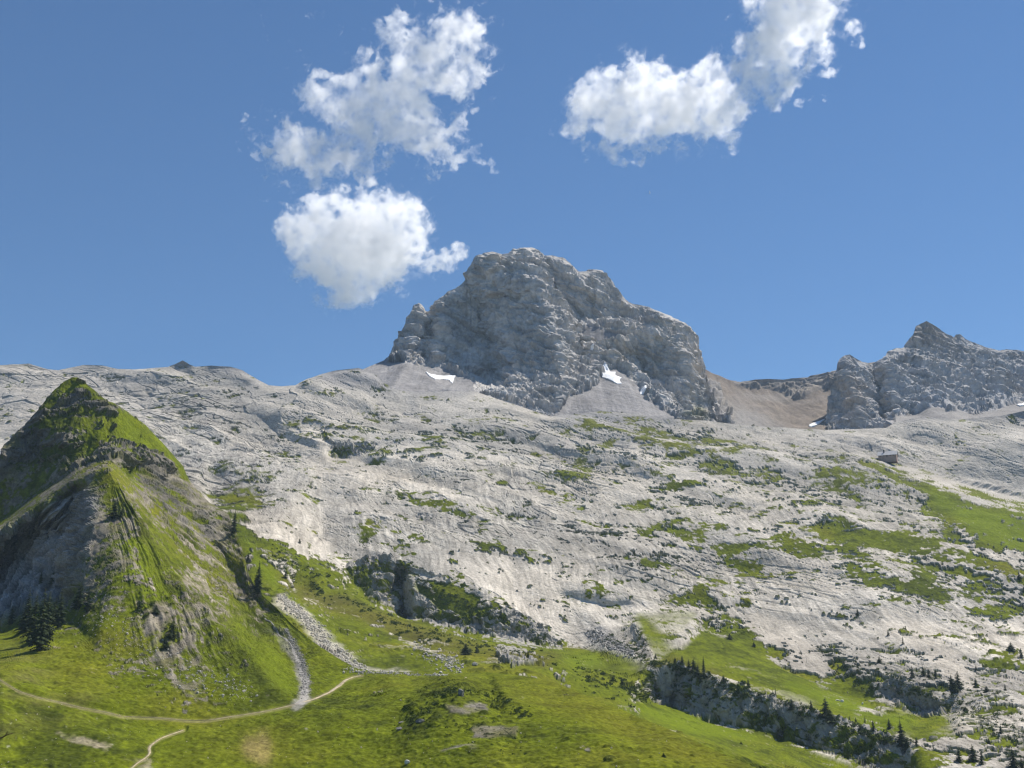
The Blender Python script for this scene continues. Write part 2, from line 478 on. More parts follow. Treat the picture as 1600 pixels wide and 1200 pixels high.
fln = [  # summit crest and both flanks
    [(-320, 1000, 640), (-60, 790, 700), (0, 715, 720), (51, 648, 745), (100, 593, 765), (118, 588, 768), (142, 606, 768), (181, 630, 772), (227, 663, 790), (283, 725, 800), (326, 782, 770), (357, 801, 735),
     (384, 870, 670), (400, 918, 620), (432, 950, 585), (490, 1003, 545), (560, 1046, 512)],
    # edge between the shaded upper face and the sunlit green slope
    [(178, 634, 764), (181, 660, 752), (172, 690, 738), (150, 712, 722)],
    [(190, 690, 748), (225, 705, 748), (262, 728, 760)],
    # the lower pyramid: left crest
    [(165, 727, 640), (113, 752, 648), (71, 784, 650), (28, 815, 645), (0, 832, 640), (-120, 900, 610)],
    # bench behind it
    [(175, 722, 690), (113, 740, 705), (50, 775, 715), (0, 810, 715), (-120, 870, 700)],
    # spur edge that closes the shaded face
    [(165, 728, 640), (153, 760, 625), (148, 800, 600), (136, 860, 568), (122, 905, 548), (120, 950, 530)],
    [(120, 768, 672), (108, 830, 650), (100, 880, 625), (100, 925, 592)],
    [(50, 830, 690), (45, 880, 670), (40, 930, 625)], [(0, 870, 690), (0, 930, 640)],
    # right crest of the lower pyramid down to the meadow
    [(165, 728, 640), (192, 757, 622), (215, 797, 602), (250, 862, 572), (300, 932, 538), (350, 985, 506), (400, 1035, 470), (430, 1080, 440)],
    # gully line
    [(180, 726, 690), (215, 765, 680), (260, 835, 650), (325, 915, 608), (400, 985, 560), (450, 1030, 520), (478, 1070, 478), (480, 1098, 440)],
    [(200, 745, 712), (240, 770, 712), (300, 800, 722), (340, 860, 690), (370, 910, 650), (420, 960, 590)],
    # base of the shaded face
    [(-120, 1000, 580), (0, 984, 578), (18, 974, 578), (50, 966, 572), (96, 950, 566), (122, 957, 528)],
    [(-120, 1030, 470), (40, 1020, 462), (150, 1010, 470), (250, 1030, 462), (330, 1060, 450)],
    [(200, 880, 545), (230, 950, 510), (260, 1000, 482)],
    [(170, 850, 565), (175, 930, 520)],
    [(60, 700, 738), (100, 690, 726), (150, 680, 732)],
    [(10, 740, 722), (60, 745, 722), (120, 715, 722)],
]
fln += [[(x, y - 70, d_ * 1.10) for x, y, d_ in fln[0]], [(600, 1000, 590), (760, 1000, 570), (871, 1015, 530), (981, 1060, 465), (1083, 1105, 420), (1190, 1150, 380), (1300, 1205, 360), (1900, 1360, 330)]]
fln[0] += [(600, 1049, 512), (700, 1052, 508), (760, 1049, 498), (871, 1066, 462), (981, 1111, 404), (1083, 1156, 364), (1190, 1201, 334), (1300, 1259, 322)]
fmap = depth_map(fpts, fln, soft=0)
fmap = blur(fmap, 1, 1)
front = Sheet(-160, 1500, FRONT_TOP, lambda u: np.full_like(u, 1330.0), fmap, du=1.45, dv=1.45, back=(6, 3.0, 0.8))
P = front.P; Nn = front.normals()
wu, wv = warp(P, 22, 9, 1); wu2, wv2 = warp(P, 7, 4, 2)
U = front.U + wu + wu2; Vv = front.V + wv + wv2
def pm(polys, soft=1): return sample(polymask(polys, soft), U, Vv)
slope = Nn[..., 2]
rock = pm([
    [(-160, 760), (0, 715), (31, 672), (60, 660), (80, 676), (60, 700), (30, 722), (0, 740), (-160, 850)],   # left flank
    [(-160, 850), (0, 775), (50, 750), (110, 735), (160, 705), (150, 722), (110, 745), (60, 778), (0, 825), (-160, 900)],
    [(-160, 900), (0, 836), (28, 820), (71, 790), (113, 764), (140, 752), (155, 762), (165, 800), (160, 860), (150, 905), (126, 952), (96, 946), (50, 962), (0, 982), (-160, 1010)],
    [(150, 715), (175, 690), (200, 700), (250, 728), (290, 750), (310, 790), (330, 830), (300, 850), (260, 800), (200, 752), (175, 730)],
    [(190, 760), (215, 790), (250, 850), (300, 920), (340, 960), (345, 940), (300, 880), (255, 815), (215, 765)],
    [(340, 830), (365, 830), (384, 870), (386, 900), (412, 935), (408, 942), (375, 915), (350, 880)],
    [(165, 780), (150, 860), (142, 930), (175, 960), (195, 960), (190, 900), (175, 840)],
    [(60, 640), (90, 615), (150, 625), (160, 650), (120, 660), (70, 668), (50, 662)],
    [(150, 650), (176, 640), (176, 660), (150, 690), (135, 690)],
], 2)
rk = fbm(P, 16, 4, 3, rough=0.6)
face = pm([[(0, 836), (28, 822), (71, 794), (113, 766), (140, 756), (152, 764), (148, 800), (134, 860), (118, 900), (110, 940), (50, 955), (0, 978), (-160, 1010), (-160, 900)]], 1)
stripes = pm([[(230, 940), (330, 930), (350, 980), (300, 1000), (310, 1060), (250, 1050), (220, 1000)], [(270, 980), (320, 1000), (330, 1110), (300, 1110), (270, 1060)]], 2)
knoll = pm([[(700, 1090), (760, 1098), (830, 1130), (830, 1190), (700, 1190), (650, 1180), (740, 1130), (690, 1110)]], 3)
band1 = pm([[(738, 1136), (812, 1138), (812, 1152), (745, 1151)], [(700, 1108), (745, 1100), (765, 1114), (705, 1118)]], 0)
HM = ["222222222222222222222222", "666665555410000000000000", "555546656653000000000000", "765532333373000000000000", "799873337781000000000000",
      "776732233676410000000000", "886222678888863220000000", "884357773128887640000000", "864786332068788774000000", "777734683149877775300000",
      "333489999523787766430000", "369999999731477676550000", "999999996661356567455000", "999999976651145567466000", "999999866651035457576000",
      "999999866652115535658600", "999996556654125541565760", "998763455554235553153570", "743222123444446665113100", "100111123334466653111000",
      "000022123344566441000110", "000011012234565333000000", "000000012233455233100000", "000000012332255423200000", "000000001221144222210000",
      "000000000000013110000000", "000000000000000000000000"]
hm = sample(asciimap(HM, 10, 20, 600, 20), U, Vv) * (front.V < 1140)
Pr = P.copy()
Pr[..., 0] = P[..., 0] * 0.94 + P[..., 2] * 0.34; Pr[..., 2] = P[..., 2] * 0.94 - P[..., 0] * 0.34
# fall lines that fan out from the tip of the lower pyramid, and the slanting beds of its shaded face
au, av = front.U + wu * 0.5, front.V + wv * 0.5
th = np.arctan2(au - 165, av - 715) + fbm(P, 40, 2, 9) * 0.05; ra = np.hypot(au - 165, av - 715)
fan_ = np.stack([th * 26, ra / 55, np.full_like(th, 3.3)], -1)
fan2 = np.stack([th * 62, ra / 24, np.full_like(th, 7.7)], -1)
fl = sstep(0.02, 0.45, th) * unit(fbm(fan_, 1.0, 4, 5, rough=.65) + 0.35 * fbm(fan2, 1.0, 3, 6, rough=.65))
fb2 = (au * 0.8 + av * 0.6) ; fa2 = (-au * 0.6 + av * 0.8)
bedf = np.stack([fb2 / 7.0, fa2 / 60.0, np.full_like(th, 1.1)], -1)
bf = fbm(bedf, 1.0, 4, 7, rough=.65)
up_ = sstep(752, 722, front.V)
mixn = unit(unit(fbm(Pr, 7, 5, 3, st=(2.6, 1.6, 0.8), rough=0.7)) * up_ + 0.65 * fl * (1 - up_) + 0.55 * unit(fbm(P, 22, 4, 4, rough=.6)) + 0.85 * unit(fbm(P, 4.5, 4, 14, rough=.75)))
rockm = sstep(-0.3, 0.3, mixn + (hm - lerp(0.58, 0.575, up_)) * lerp(3.4, 4.4, up_) - 1.2 * sstep(0.06, 0.0, hm))
rockm = np.maximum(rockm, sstep(0.42, 0.6, stripes * 0.5 + 0.45 * fbm(P, 9, 4, 5, st=(0.7, 2.5, 2.5)) ) * sstep(.1, .5, stripes))
rockm = np.maximum(rockm, sstep(0.52, 0.68, knoll * 0.42 + 0.55 * fbm(P, 7, 3, 8, st=(2.2, 1, .8))) * sstep(.1, .5, knoll))
rockm = np.maximum(rockm, band1 * sstep(-0.3, 0.1, rk))
rockm = np.maximum(rockm, face)
bright = pm([[(180, 634), (227, 662), (283, 725), (300, 752), (285, 748), (255, 712), (215, 700), (184, 690)]], 0)
rockm *= 1 - bright
# scattered stones on the lower flank
stones = sstep(0.38, 0.55, fbm(P, 2.6, 3, 12)) * pm([[(150, 940), (230, 900), (330, 930), (440, 1090), (330, 1115), (180, 1060), (150, 1000)]], 4)
rockm = np.maximum(rockm, 0.75 * stones)
# weathering
d = fbm(P, 90, 4, 50) * 4.0 + fbm(P, 12, 3, 51) * 0.35
hum = fbm(P, 22, 4, 52, rough=0.6)
hillm = sample(polymask([[(-200, 1010), (0, 1000), (100, 1010), (200, 1050), (330, 1085), (430, 1080), (470, 1060), (520, 1030), (420, 900), (300, 720), (130, 560), (0, 690), (-200, 880)]], 4), front.U, front.V)
brt = sample(polymask([[(180, 634), (227, 662), (283, 725), (300, 752), (285, 748), (255, 712), (215, 700), (184, 690)]], 1), front.U, front.V)
rib = P.copy(); rib[..., 0] = P[..., 0] + 0.25 * P[..., 2] + fbm(P, 60, 2, 55) * 6
d += hillm * (1 - 0.85 * brt) * (up_ * (fbm(rib, 30, 4, 56, st=(0.55, 2.6, 2.6), ridged=True, rough=.55) - .2) * 4.0 + (1 - up_) * (1 - face) * sstep(20, 90, ra) * sstep(1085, 1000, front.V) * sstep(0.0, 0.4, th) * (0.15 * np.clip(fl, -2, 2) + 0.5 * np.clip(unit(fbm(fan_, 1.0, 2, 8)), -1.5, 1.5)))
tt = Pr[..., 2] / 13 + fbm(P, 60, 2, 57) * 0.7; tt = tt - np.floor(tt)
d += hillm * rockm * up_ * (1 - face) * (2.6 * (1 - tt) * sstep(0, 0.12, tt) + worley(P, 10, 58, (1.6, 1, .8))[0] * 2.6)
d += hum * 1.3 * sstep(3, 14, sample(linemask([[(0, 1063), (30, 1082), (90, 1098), (192, 1121), (290, 1127), (400, 1115), (490, 1093), (540, 1063), (566, 1056)]]), front.U, front.V))
rd = rock_relief(P, (60, 2), (18, 1.4), (40, 2.4, 0.6), (4, 0.45), (14, 1.0), blocks=(9, 1.1), seed=60)
rd += fbm(P, 9, 3, 61, st=(0.8, 4, 3.5)) * 1.0
d = d + rockm * rd * (0.55 * up_ + 0.28 * (1 - up_)) + face * 0.4 * rd
d += face * (fbm(P, 30, 4, 66, st=(0.5, 0.5, 2.2), ridged=True) * 3.5)
bushy = pm([[(640, 1100), (700, 1072), (740, 1072), (800, 1095), (830, 1120), (800, 1150), (700, 1130), (620, 1135)], [(230, 930), (290, 930), (280, 1000), (240, 990)]], 3)
bush = sstep(0.05, 0.45, fbm(P, 5, 3, 70)) * sstep(.15, .6, bushy)
bush = np.maximum(bush, sstep(0.30, 0.5, fbm(P, 6, 3, 71)) * sstep(0.0, 0.4, fbm(P, 50, 2, 72)) * 0.7)
d += bush * 0.9 * (1 - rockm)
PATHS = [[(-30, 1052), (0, 1063), (12, 1071), (30, 1082), (60, 1092), (90, 1098), (125, 1107), (160, 1113), (192, 1121)], [(190, 1121), (215, 1122), (255, 1123), (290, 1127), (325, 1127), (360, 1121), (400, 1115), (430, 1109), (460, 1102), (490, 1093), (515, 1082), (530, 1072), (540, 1063), (552, 1058), (566, 1056)],
         [(288, 1142), (270, 1148), (250, 1155), (237, 1164), (232, 1170), (235, 1177), (228, 1185), (216, 1192), (200, 1206)]]
onpath = sstep(9, 4, sample(linemask(PATHS), front.U, front.V))
d *= 1 - onpath * 0.0
tuft = (1 - onpath) * np.clip(fbm(P, 2.4, 2, 73), -0.6, 0.6)
d += tuft * 0.5 * (1 - rockm)
edge = sstep(0, 12, front.V - front.top[None])
d *= 1 - 0.9 * sstep(8, 3, sample(linemask(PATHS), front.U, front.V))
d *= 0.25 + 0.75 * sstep(3.6, 1.8, np.abs(np.gradient(front.D, axis=0)))
d += face * unit(bf) * 1.3
front.P = P + Nn * (d * (0.35 + 0.65 * edge))[..., None]
P = front.P
gc = grass_colour(P, 5)
yel = pm([[(560, 1048), (900, 1075), (1090, 1160), (1200, 1210), (1100, 1210), (900, 1120), (760, 1070), (600, 1065)]], 4)
gc = mixc(gc, GRASS_Y * 1.02, yel * 0.55)
olive = pm([[(150, 735), (190, 750), (250, 860), (330, 960), (300, 940), (240, 900), (190, 830)], [(250, 850), (400, 980), (430, 1040), (380, 1020), (260, 900)], [(-100, 1000), (60, 1010), (160, 1100), (0, 1150), (-100, 1200)]], 4)
gc = mixc(gc, (0.155, 0.135, 0.05), olive * 0.45 * sstep(-.3, .4, fbm(P, 15, 3, 33)))
gc = mixc(gc, (0.13, 0.165, 0.006), pm([[(190, 830), (230, 850), (262, 930), (220, 960), (195, 900)], [(180, 634), (283, 727), (255, 712), (184, 690)], [(330, 930), (430, 1020), (470, 1080), (450, 1095), (380, 1010)]], 2) * 0.7)
dry = pm([[(380, 1155), (420, 1150), (430, 1175), (415, 1195), (385, 1190)]], 1)
gc = mixc(gc, (0.30, 0.23, 0.09), dry * 0.7)
gc = mixc(gc, GRASS_D * 0.75, bush * 0.85)
flow = sstep(0.45, 0.6, fbm(P, 1.6, 2, 75)) * pm([[(-100, 1090), (100, 1100), (240, 1150), (260, 1200), (-100, 1260)]], 5)
gc = mixc(gc, (0.42, 0.42, 0.32), flow * 0.5)
rc = rock_colour(P, (0.185, 0.165, 0.130), 80, warm=(0.27, 0.23, 0.17), grey=(0.105, 0.105, 0.10), amt=.6)
rc = rc * (1 + 0.18 * np.clip(fl, -2, 2) * (1 - up_))[..., None] * (0.8 + 0.4 * rock_relief.cells[3])[..., None] * (1 + 0.5 * fbm(P, 2.2, 3, 82, rough=.7))[..., None]
rc = mixc(rc, (0.21, 0.205, 0.205) * (1 + 0.28 * np.clip(unit(bf), -2, 2)[..., None]), face * 0.85)
rc = mixc(rc, (0.36, 0.35, 0.33), face * sstep(0.4, 1.2, unit(bf)) * sstep(110, 20, front.U) * 0.6)
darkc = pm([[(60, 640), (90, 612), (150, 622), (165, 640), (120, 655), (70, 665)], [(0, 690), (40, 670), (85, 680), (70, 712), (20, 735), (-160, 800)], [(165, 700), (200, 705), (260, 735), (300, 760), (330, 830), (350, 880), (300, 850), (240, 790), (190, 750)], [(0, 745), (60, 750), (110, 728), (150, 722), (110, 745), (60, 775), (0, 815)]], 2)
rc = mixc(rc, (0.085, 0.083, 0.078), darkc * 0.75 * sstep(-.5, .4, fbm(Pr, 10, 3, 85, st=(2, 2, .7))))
lich = sstep(-0.05, 0.35, fbm(P, 12, 4, 81)) * (1 - face * 0.75)
rc = mixc(rc, (0.125, 0.12, 0.04), lich * 0.72)
scar = pm([[(80, 1140), (130, 1150), (175, 1168), (170, 1178), (120, 1165)], [(190, 1190), (230, 1185), (240, 1205), (190, 1210)]], 0)
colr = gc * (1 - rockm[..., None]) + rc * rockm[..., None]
colr = mixc(colr, (0.26, 0.22, 0.12), sstep(4.0, 1.0, sample(linemask(PATHS), front.U + wu2 * .3, front.V + wv2 * .3)) * 0.6)
gully = linemask([[(412, 972), (432, 985), (446, 997), (457, 1010), (466, 1030), (472, 1052), (476, 1075), (474, 1094), (466, 1103)]])
colr = mixc(colr, (0.26, 0.245, 0.215), sstep(13, 5, sample(gully, U, Vv) + 5 * fbm(P, 3, 2, 90)) * sstep(970, 1030, front.V) * 0.85)
colr = mixc(colr, (0.34, 0.29, 0.2), scar * sstep(-.2, .3, rk) * .8)
M_front = terrain_material('alpine_ground', fine=1.3, bump=0.35, var=0.38)
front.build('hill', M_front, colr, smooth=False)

# ----------------------------------------------------------------- the limestone slope
LIME_TOP = [(-200, 575), (0, 571), (20, 569), (45, 567), (60, 571), (75, 576), (90, 577), (130, 570), (160, 571), (185, 577), (210, 578), (240, 575), (262, 573), (272, 569), (279, 566), (285, 563), (291, 566), (296, 569),
            (304, 572), (330, 571), (360, 573), (378, 579), (392, 588), (402, 594), (420, 603), (440, 605), (462, 604), (480, 593), (500, 586), (530, 579), (560, 576), (585, 585), (610, 606), (650, 613),
            (700, 612), (740, 611), (790, 628), (860, 652), (900, 648), (940, 642), (1000, 648), (1060, 655), (1110, 657), (1150, 662), (1200, 666), (1240, 668), (1290, 672), (1340, 670), (1385, 668),
            (1400, 660), (1440, 652), (1500, 655), (1560, 650), (1600, 642), (1800, 640)]
def lime_bot(u):
    tu, tv = zip(*FRONT_TOP)
    return np.minimum(np.interp(u, tu, tv) + 70, 1280)
lp = []
for uu, col_ in {-320: [(560, 1850), (650, 1600), (750, 1350), (850, 1150), (1000, 950), (1300, 700)], 0: [(565, 1830), (650, 1590), (750, 1340), (850, 1120), (1000, 900), (1300, 700)],
                 200: [(570, 1800), (650, 1560), (750, 1320), (900, 900), (1300, 650)], 330: [(572, 1780), (650, 1560), (720, 1390), (770, 1230), (860, 900)],
                 500: [(585, 1750), (650, 1570), (720, 1400), (790, 1200), (840, 1080)], 650: [(605, 1760), (650, 1610), (700, 1480), (760, 1310), (820, 1150), (860, 1040)],
                 800: [(630, 1720), (680, 1570), (740, 1400), (800, 1240), (870, 1090), (940, 965), (990, 880)],
                 950: [(642, 1730), (690, 1590), (750, 1400), (820, 1210), (880, 1070), (940, 960), (985, 885)],
                 1100: [(655, 1740), (700, 1590), (760, 1390), (830, 1200), (900, 1050), (950, 950), (985, 880)],
                 1250: [(668, 1760), (705, 1610), (770, 1370), (850, 1150), (920, 1010), (980, 900), (1050, 780)],
                 1400: [(660, 1790), (695, 1690), (760, 1430), (830, 1210), (900, 1030), (980, 880), (1050, 770)],
                 1560: [(650, 1830), (700, 1720), (830, 1230), (900, 1050), (980, 890), (1050, 760), (1110, 670)],
                 1760: [(640, 1850), (700, 1740), (880, 1180), (950, 990), (1030, 800), (1120, 670), (1200, 600), (1280, 540)],
                 1920: [(640, 1850), (700, 1750), (880, 1180), (950, 990), (1030, 800), (1120, 670), (1200, 600), (1380, 500)]}.items():
    for vv, dd in col_: lp.append((uu, vv, dd))
lp += [(300, 760, 1180), (360, 840, 930), (400, 935, 740), (430, 965, 690), (500, 1020, 620), (560, 1047, 575), (420, 840, 960), (455, 852, 960), (490, 885, 945), (470, 920, 850),
       (520, 905, 900), (455, 930, 770), (520, 960, 760), (590, 1000, 700), (640, 1010, 680), (700, 1030, 640), (760, 1040, 620), (560, 1100, 480), (800, 1120, 470),
       (600, 1040, 600), (700, 1052, 570), (900, 1045, 690), (950, 1025, 780), (1000, 1035, 740), (960, 1065, 660), (900, 1075, 600), (1000, 1065, 660), (1060, 1015, 760), (1150, 1000, 840), (1230, 1045, 780),
       (1120, 1040, 715), (1200, 1070, 690), (1300, 1100, 690), (1400, 1135, 640), (1330, 1085, 740), (1450, 1150, 610), (1500, 1165, 590), (1600, 1195, 560), (1600, 1280, 500), (1450, 1240, 540),
       (980, 1120, 520), (1100, 1165, 500), (1200, 1205, 480), (1320, 1230, 500), (1100, 1145, 570), (1000, 1102, 580)]
lln = [  # upper rim of the recessed wall, and the wall's foot
    [(545, 880, 1000), (575, 855, 1030), (600, 862, 1020), (640, 878, 1005), (700, 897, 985), (760, 928, 950), (830, 972, 905), (890, 1012, 865)],
    [(548, 892, 985), (580, 880, 1010), (612, 892, 996), (621, 900, 1060), (633, 900, 1060), (642, 900, 975), (700, 925, 945), (760, 955, 912), (830, 990, 872), (880, 1016, 850)],
    [(555, 915, 978), (590, 948, 940), (616, 958, 935), (624, 962, 1030), (634, 965, 1030), (648, 972, 925), (700, 985, 885), (760, 1000, 862), (850, 1017, 845)],
    # green shoulder in front of the wall
    [(500, 925, 830), (560, 950, 790), (600, 962, 770), (640, 982, 750), (680, 988, 735), (740, 1006, 720), (800, 1012, 700), (870, 1024, 700)],
    # rim and foot of the lower right cliff
    [(1010, 1045, 690), (1025, 1038, 690), (1055, 1030, 695), (1085, 1040, 690), (1130, 1062, 672), (1195, 1082, 655), (1205, 1092, 650), (1260, 1105, 640), (1330, 1130, 620), (1400, 1152, 600), (1430, 1162, 592)],
    [(1012, 1090, 682), (1032, 1098, 686), (1046, 1102, 700), (1060, 1108, 684), (1100, 1125, 662), (1150, 1140, 645), (1205, 1150, 634), (1216, 1156, 650), (1228, 1160, 632), (1300, 1190, 606), (1380, 1222, 584), (1440, 1238, 576)],
    # folded crag on the right
    [(1375, 1062, 742), (1400, 1050, 738), (1430, 1075, 722), (1470, 1095, 708), (1500, 1092, 712)],
    [(1380, 1088, 738), (1410, 1100, 732), (1445, 1118, 722), (1475, 1112, 712)],
    [(1345, 1105, 690), (1365, 1120, 668), (1390, 1140, 645)], [(1335, 1112, 672), (1360, 1132, 650), (1385, 1146, 632)],
    # green ridge on the right and the basin behind it
    [(1370, 716, 1590), (1400, 738, 1530), (1450, 752, 1490), (1500, 772, 1440), (1560, 790, 1380), (1620, 806, 1340), (1760, 840, 1290)],
    [(1368, 706, 1630), (1410, 728, 1620), (1460, 742, 1620), (1510, 760, 1610), (1570, 776, 1600), (1640, 790, 1590), (1780, 815, 1580)],
    # step under the left recess of the slope
    [(500, 668, 1545), (520, 690, 1490), (545, 698, 1480), (590, 690, 1500)], [(505, 690, 1500), (525, 712, 1490), (560, 712, 1484), (592, 698, 1495)], [(505, 700, 1440), (525, 722, 1400), (560, 722, 1400), (592, 708, 1430)],
    # small overhang in the middle of the slab
    [(876, 926, 990), (905, 930, 985), (940, 938, 978), (985, 942, 972)], [(876, 932, 1000), (905, 938, 998), (940, 946, 992), (985, 950, 986)], [(870, 940, 968), (905, 946, 962), (940, 954, 956), (990, 957, 950)],
    # crevices
    [(1125, 880, 1080), (1135, 915, 1040), (1130, 945, 965)], [(1135, 880, 1092), (1143, 915, 1052), (1139, 945, 975)],
]
def farther(D):
    return D if D < 850 else (850 + (D - 850) * 0.5 if D < 1740 else 1295 + (D - 1740) * 0.8)
def placed(pts): return [(a, b, farther(c)) for a, b, c in pts]
lmap = depth_map(placed(lp), [placed(l) for l in lln], soft=1)
lime = Sheet(-160, 1780, LIME_TOP, lime_bot, lmap, du=1.45, dv=1.35, back=(4, 4.0, 0.5))
P = lime.P; Nn = lime.normals(); slope = Nn[..., 2]
wu, wv = warp(P, 45, 12, 101); wu2, wv2 = warp(P, 12, 5, 102)
U = lime.U + wu + wu2; Vv = lime.V + (wv + wv2) * 0.7
# share of grass, surveyed on a coarse grid (u from 20 step 40, v from 600 step 25)
GM = ["0000000000000000000000000000000000000000",
      "0000000000000000000000110000000000000000",
      "0000000011012222111111332210000000000000",
      "0000000011023332222222333444310000000000",
      "0000000011122332211222233445542111000000",
      "0000000011122211111222443234434344610000",
      "0000000111112111111112333222334445532010",
      "0000000566211111211111122222344433225753",
      "0000000777312222212221123333333344326888",
      "0000000888422212222222222344344343323898",
      "0000000789622222211222222333445566755665",
      "0000000788765433322222222222233455667766",
      "0000000889889543432222222222222345556666",
      "0000000888899876654321222223322233344566",
      "0000000888999887755443222233332222334455",
      "0000000899999999876543222334543222222344",
      "0000000899999999886665333346765432222233",
      "0000000899999999999988544477877653344444",
      "0000000999999999999999998888887876544444",
      "0000000999999999999999999878887888544444",
      "0000000999999999999999999988788888544444",
      "0000000999999999999999999999989999544444",
      "0000000999999999999999999999999999544444",
      "0000000999999999999999999999999999544444",
      "0000000999999999999999999999999999544444",
      "0000000999999999999999999999999999544444",
      "0000000999999999999999999999999999544444"]
gmap = asciimap(GM, 20, 40, 600, 25)
def pm(polys, soft=1): return sample(polymask(polys, soft), U, Vv)
gd = sample(gmap, U, Vv)
clean = pm([[(380, 800), (500, 790), (560, 830), (510, 870), (470, 862), (400, 840)],                 # bare smooth slabs
            [(720, 850), (860, 900), (930, 1000), (885, 1005), (780, 930), (680, 880)],
            [(1150, 965), (1230, 960), (1300, 1040), (1290, 1060), (1240, 1035), (1190, 1005)],
            [(1170, 870), (1290, 880), (1335, 925), (1290, 935), (1210, 920)],
            [(1370, 950), (1440, 960), (1540, 1070), (1520, 1080), (1430, 1010), (1385, 985)],
            [(915, 985), (950, 990), (1000, 1020), (970, 1035), (930, 1010)],
            [(-160, 560), (300, 560), (420, 610), (640, 615), (640, 640), (300, 660), (260, 700), (-160, 700)],
            [(1180, 665), (1780, 660), (1780, 780), (1560, 770), (1400, 700), (1200, 690)]], 1)
meadow = pm([[(395, 850), (420, 870), (450, 900), (470, 925), (540, 960), (600, 985), (700, 1030), (860, 1040), (880, 1070), (400, 1100), (380, 900)],
             [(1335, 730), (1360, 712), (1400, 742), (1480, 770), (1600, 800), (1780, 850), (1780, 950), (1600, 875), (1520, 850), (1440, 770), (1380, 748)],
             [(1260, 820), (1400, 830), (1500, 862), (1580, 880), (1590, 912), (1480, 880), (1380, 862), (1290, 850)],
             [(1205, 965), (1150, 985), (1110, 1005), (1070, 1020), (1100, 1045), (1150, 1060), (1240, 1085), (1290, 1100), (1350, 1125), (1410, 1150), (1440, 1120), (1425, 1115), (1380, 1120), (1330, 1095), (1240, 1055), (1190, 1010)],
             [(885, 1020), (930, 1012), (950, 1030), (1000, 1040), (1000, 1070), (960, 1120), (880, 1060)],
             [(970, 1090), (1020, 1095), (1110, 1130), (1210, 1155), (1300, 1195), (1400, 1230), (1400, 1300), (900, 1300), (940, 1100)],
             [(640, 890), (690, 905), (760, 935), (730, 975), (690, 960), (640, 930)]], 1)
ramp = pm([[(640, 886), (700, 902), (770, 940), (800, 962), (760, 960), (720, 965), (690, 955), (655, 925)]], 1)
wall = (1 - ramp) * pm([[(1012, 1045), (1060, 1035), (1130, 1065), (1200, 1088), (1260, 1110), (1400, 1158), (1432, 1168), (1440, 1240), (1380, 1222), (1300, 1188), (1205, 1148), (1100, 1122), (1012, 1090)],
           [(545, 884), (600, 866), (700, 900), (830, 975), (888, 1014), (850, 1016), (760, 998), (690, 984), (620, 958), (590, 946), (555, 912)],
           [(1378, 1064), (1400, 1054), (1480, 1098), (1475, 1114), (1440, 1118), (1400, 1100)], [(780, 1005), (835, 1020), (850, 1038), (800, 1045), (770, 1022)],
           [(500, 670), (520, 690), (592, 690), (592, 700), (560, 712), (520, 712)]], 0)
fine_n = fbm(P, 10, 4, 103, rough=0.62); med_n = fbm(P, 38, 4, 104, st=(1.5, 1, 0.7), rough=0.6)
rr = rock_relief(P, (150, 9), (48, 1.7), (80, 7.0, 0.55), (6, 0.28), (36, 0.5), blocks=(22, 0.9), saw=((16, 0.25),), dip=(0.12, -0.55), seed=110)
cg, cr1, cg2, cr2 = rock_relief.cells
hollow = -unit(rr - fbm(P, 150, 4, 111) * 9)
gn = unit(0.9 * unit(fbm(P, 16, 5, 103, st=(1.6, 1.2, 0.7), rough=0.75)) + 0.6 * hollow + 0.3 * unit(med_n) + 0.5 * unit(fbm(P, 4, 2, 105)))
gd = np.where(meadow > 0.02, np.maximum(gd * (1 - meadow), meadow * 1.06), gd)
gd = gd * (1 - clean * 0.8)
gd = np.maximum(gd, 0.72 * pm([[(640, 886), (700, 902), (770, 940), (800, 962), (760, 960), (720, 965), (690, 955), (655, 925)]], 2))
gd = np.where(gd < 0.5, gd * (0.55 + 0.9 * gd), gd)
g = gn + (gd - 0.5) * 3.5
soft_ = 0.12 + 0.5 * sstep(950, 1250, lime.D)
gm = sstep(-soft_, soft_, g)
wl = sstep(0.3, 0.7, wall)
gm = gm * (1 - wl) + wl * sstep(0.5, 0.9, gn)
rubble = sstep(15, 4, sample(linemask([[(440, 938), (455, 952), (475, 970), (500, 992), (525, 1012), (550, 1030), (580, 1042), (640, 1050)]]), U, Vv) + 8 * fine_n)
debris = pm([[(915, 985), (935, 980), (1000, 1020), (1005, 1032), (965, 1036), (925, 1010)]], 1)
gm *= 1 - debris
gm = np.maximum(gm, sstep(2.2, 3.5, np.abs(np.gradient(lime.D, axis=0))) * (1 - sstep(0.75, 0.95, wl)) * (lime.D < 990))
near = sstep(1125, 700, lime.D)
rd = rr
S_ = P[..., 2] * 1.9
fa = P[..., 0] * 0.82 + S_ * -0.57; fb = P[..., 0] * 0.57 + S_ * 0.82      # along and across the slanting joints
fw = fbm(P, 70, 3, 116) * 14
j1 = np.abs(pnoise(fa / 95 + 3, (fb + fw) / 13, 0 * fa)); j2 = np.abs(pnoise(fa / 40 + 8, (fb + fw) / 5.5, 0 * fa + 4))
joint = np.maximum(sstep(0.07, 0.0, j1) * sstep(-.1, .3, fbm(P, 110, 2, 117)), 0.6 * sstep(0.08, 0.0, j2) * sstep(0, .35, fbm(P, 60, 2, 118)))
step_ = pnoise(fa / 160, (fb + fw) / 26, 0 * fa + 9)
step2 = pnoise(fa / 260 + 5, (fb + 1.6 * fw) / 62, 0 * fa + 2)
rd += 1.8 * np.clip(step_ * 2.2, -.5, .5) + 5.5 * np.clip(step2 * 3.0, -.5, .5) * (1 - meadow) - 1.3 * joint
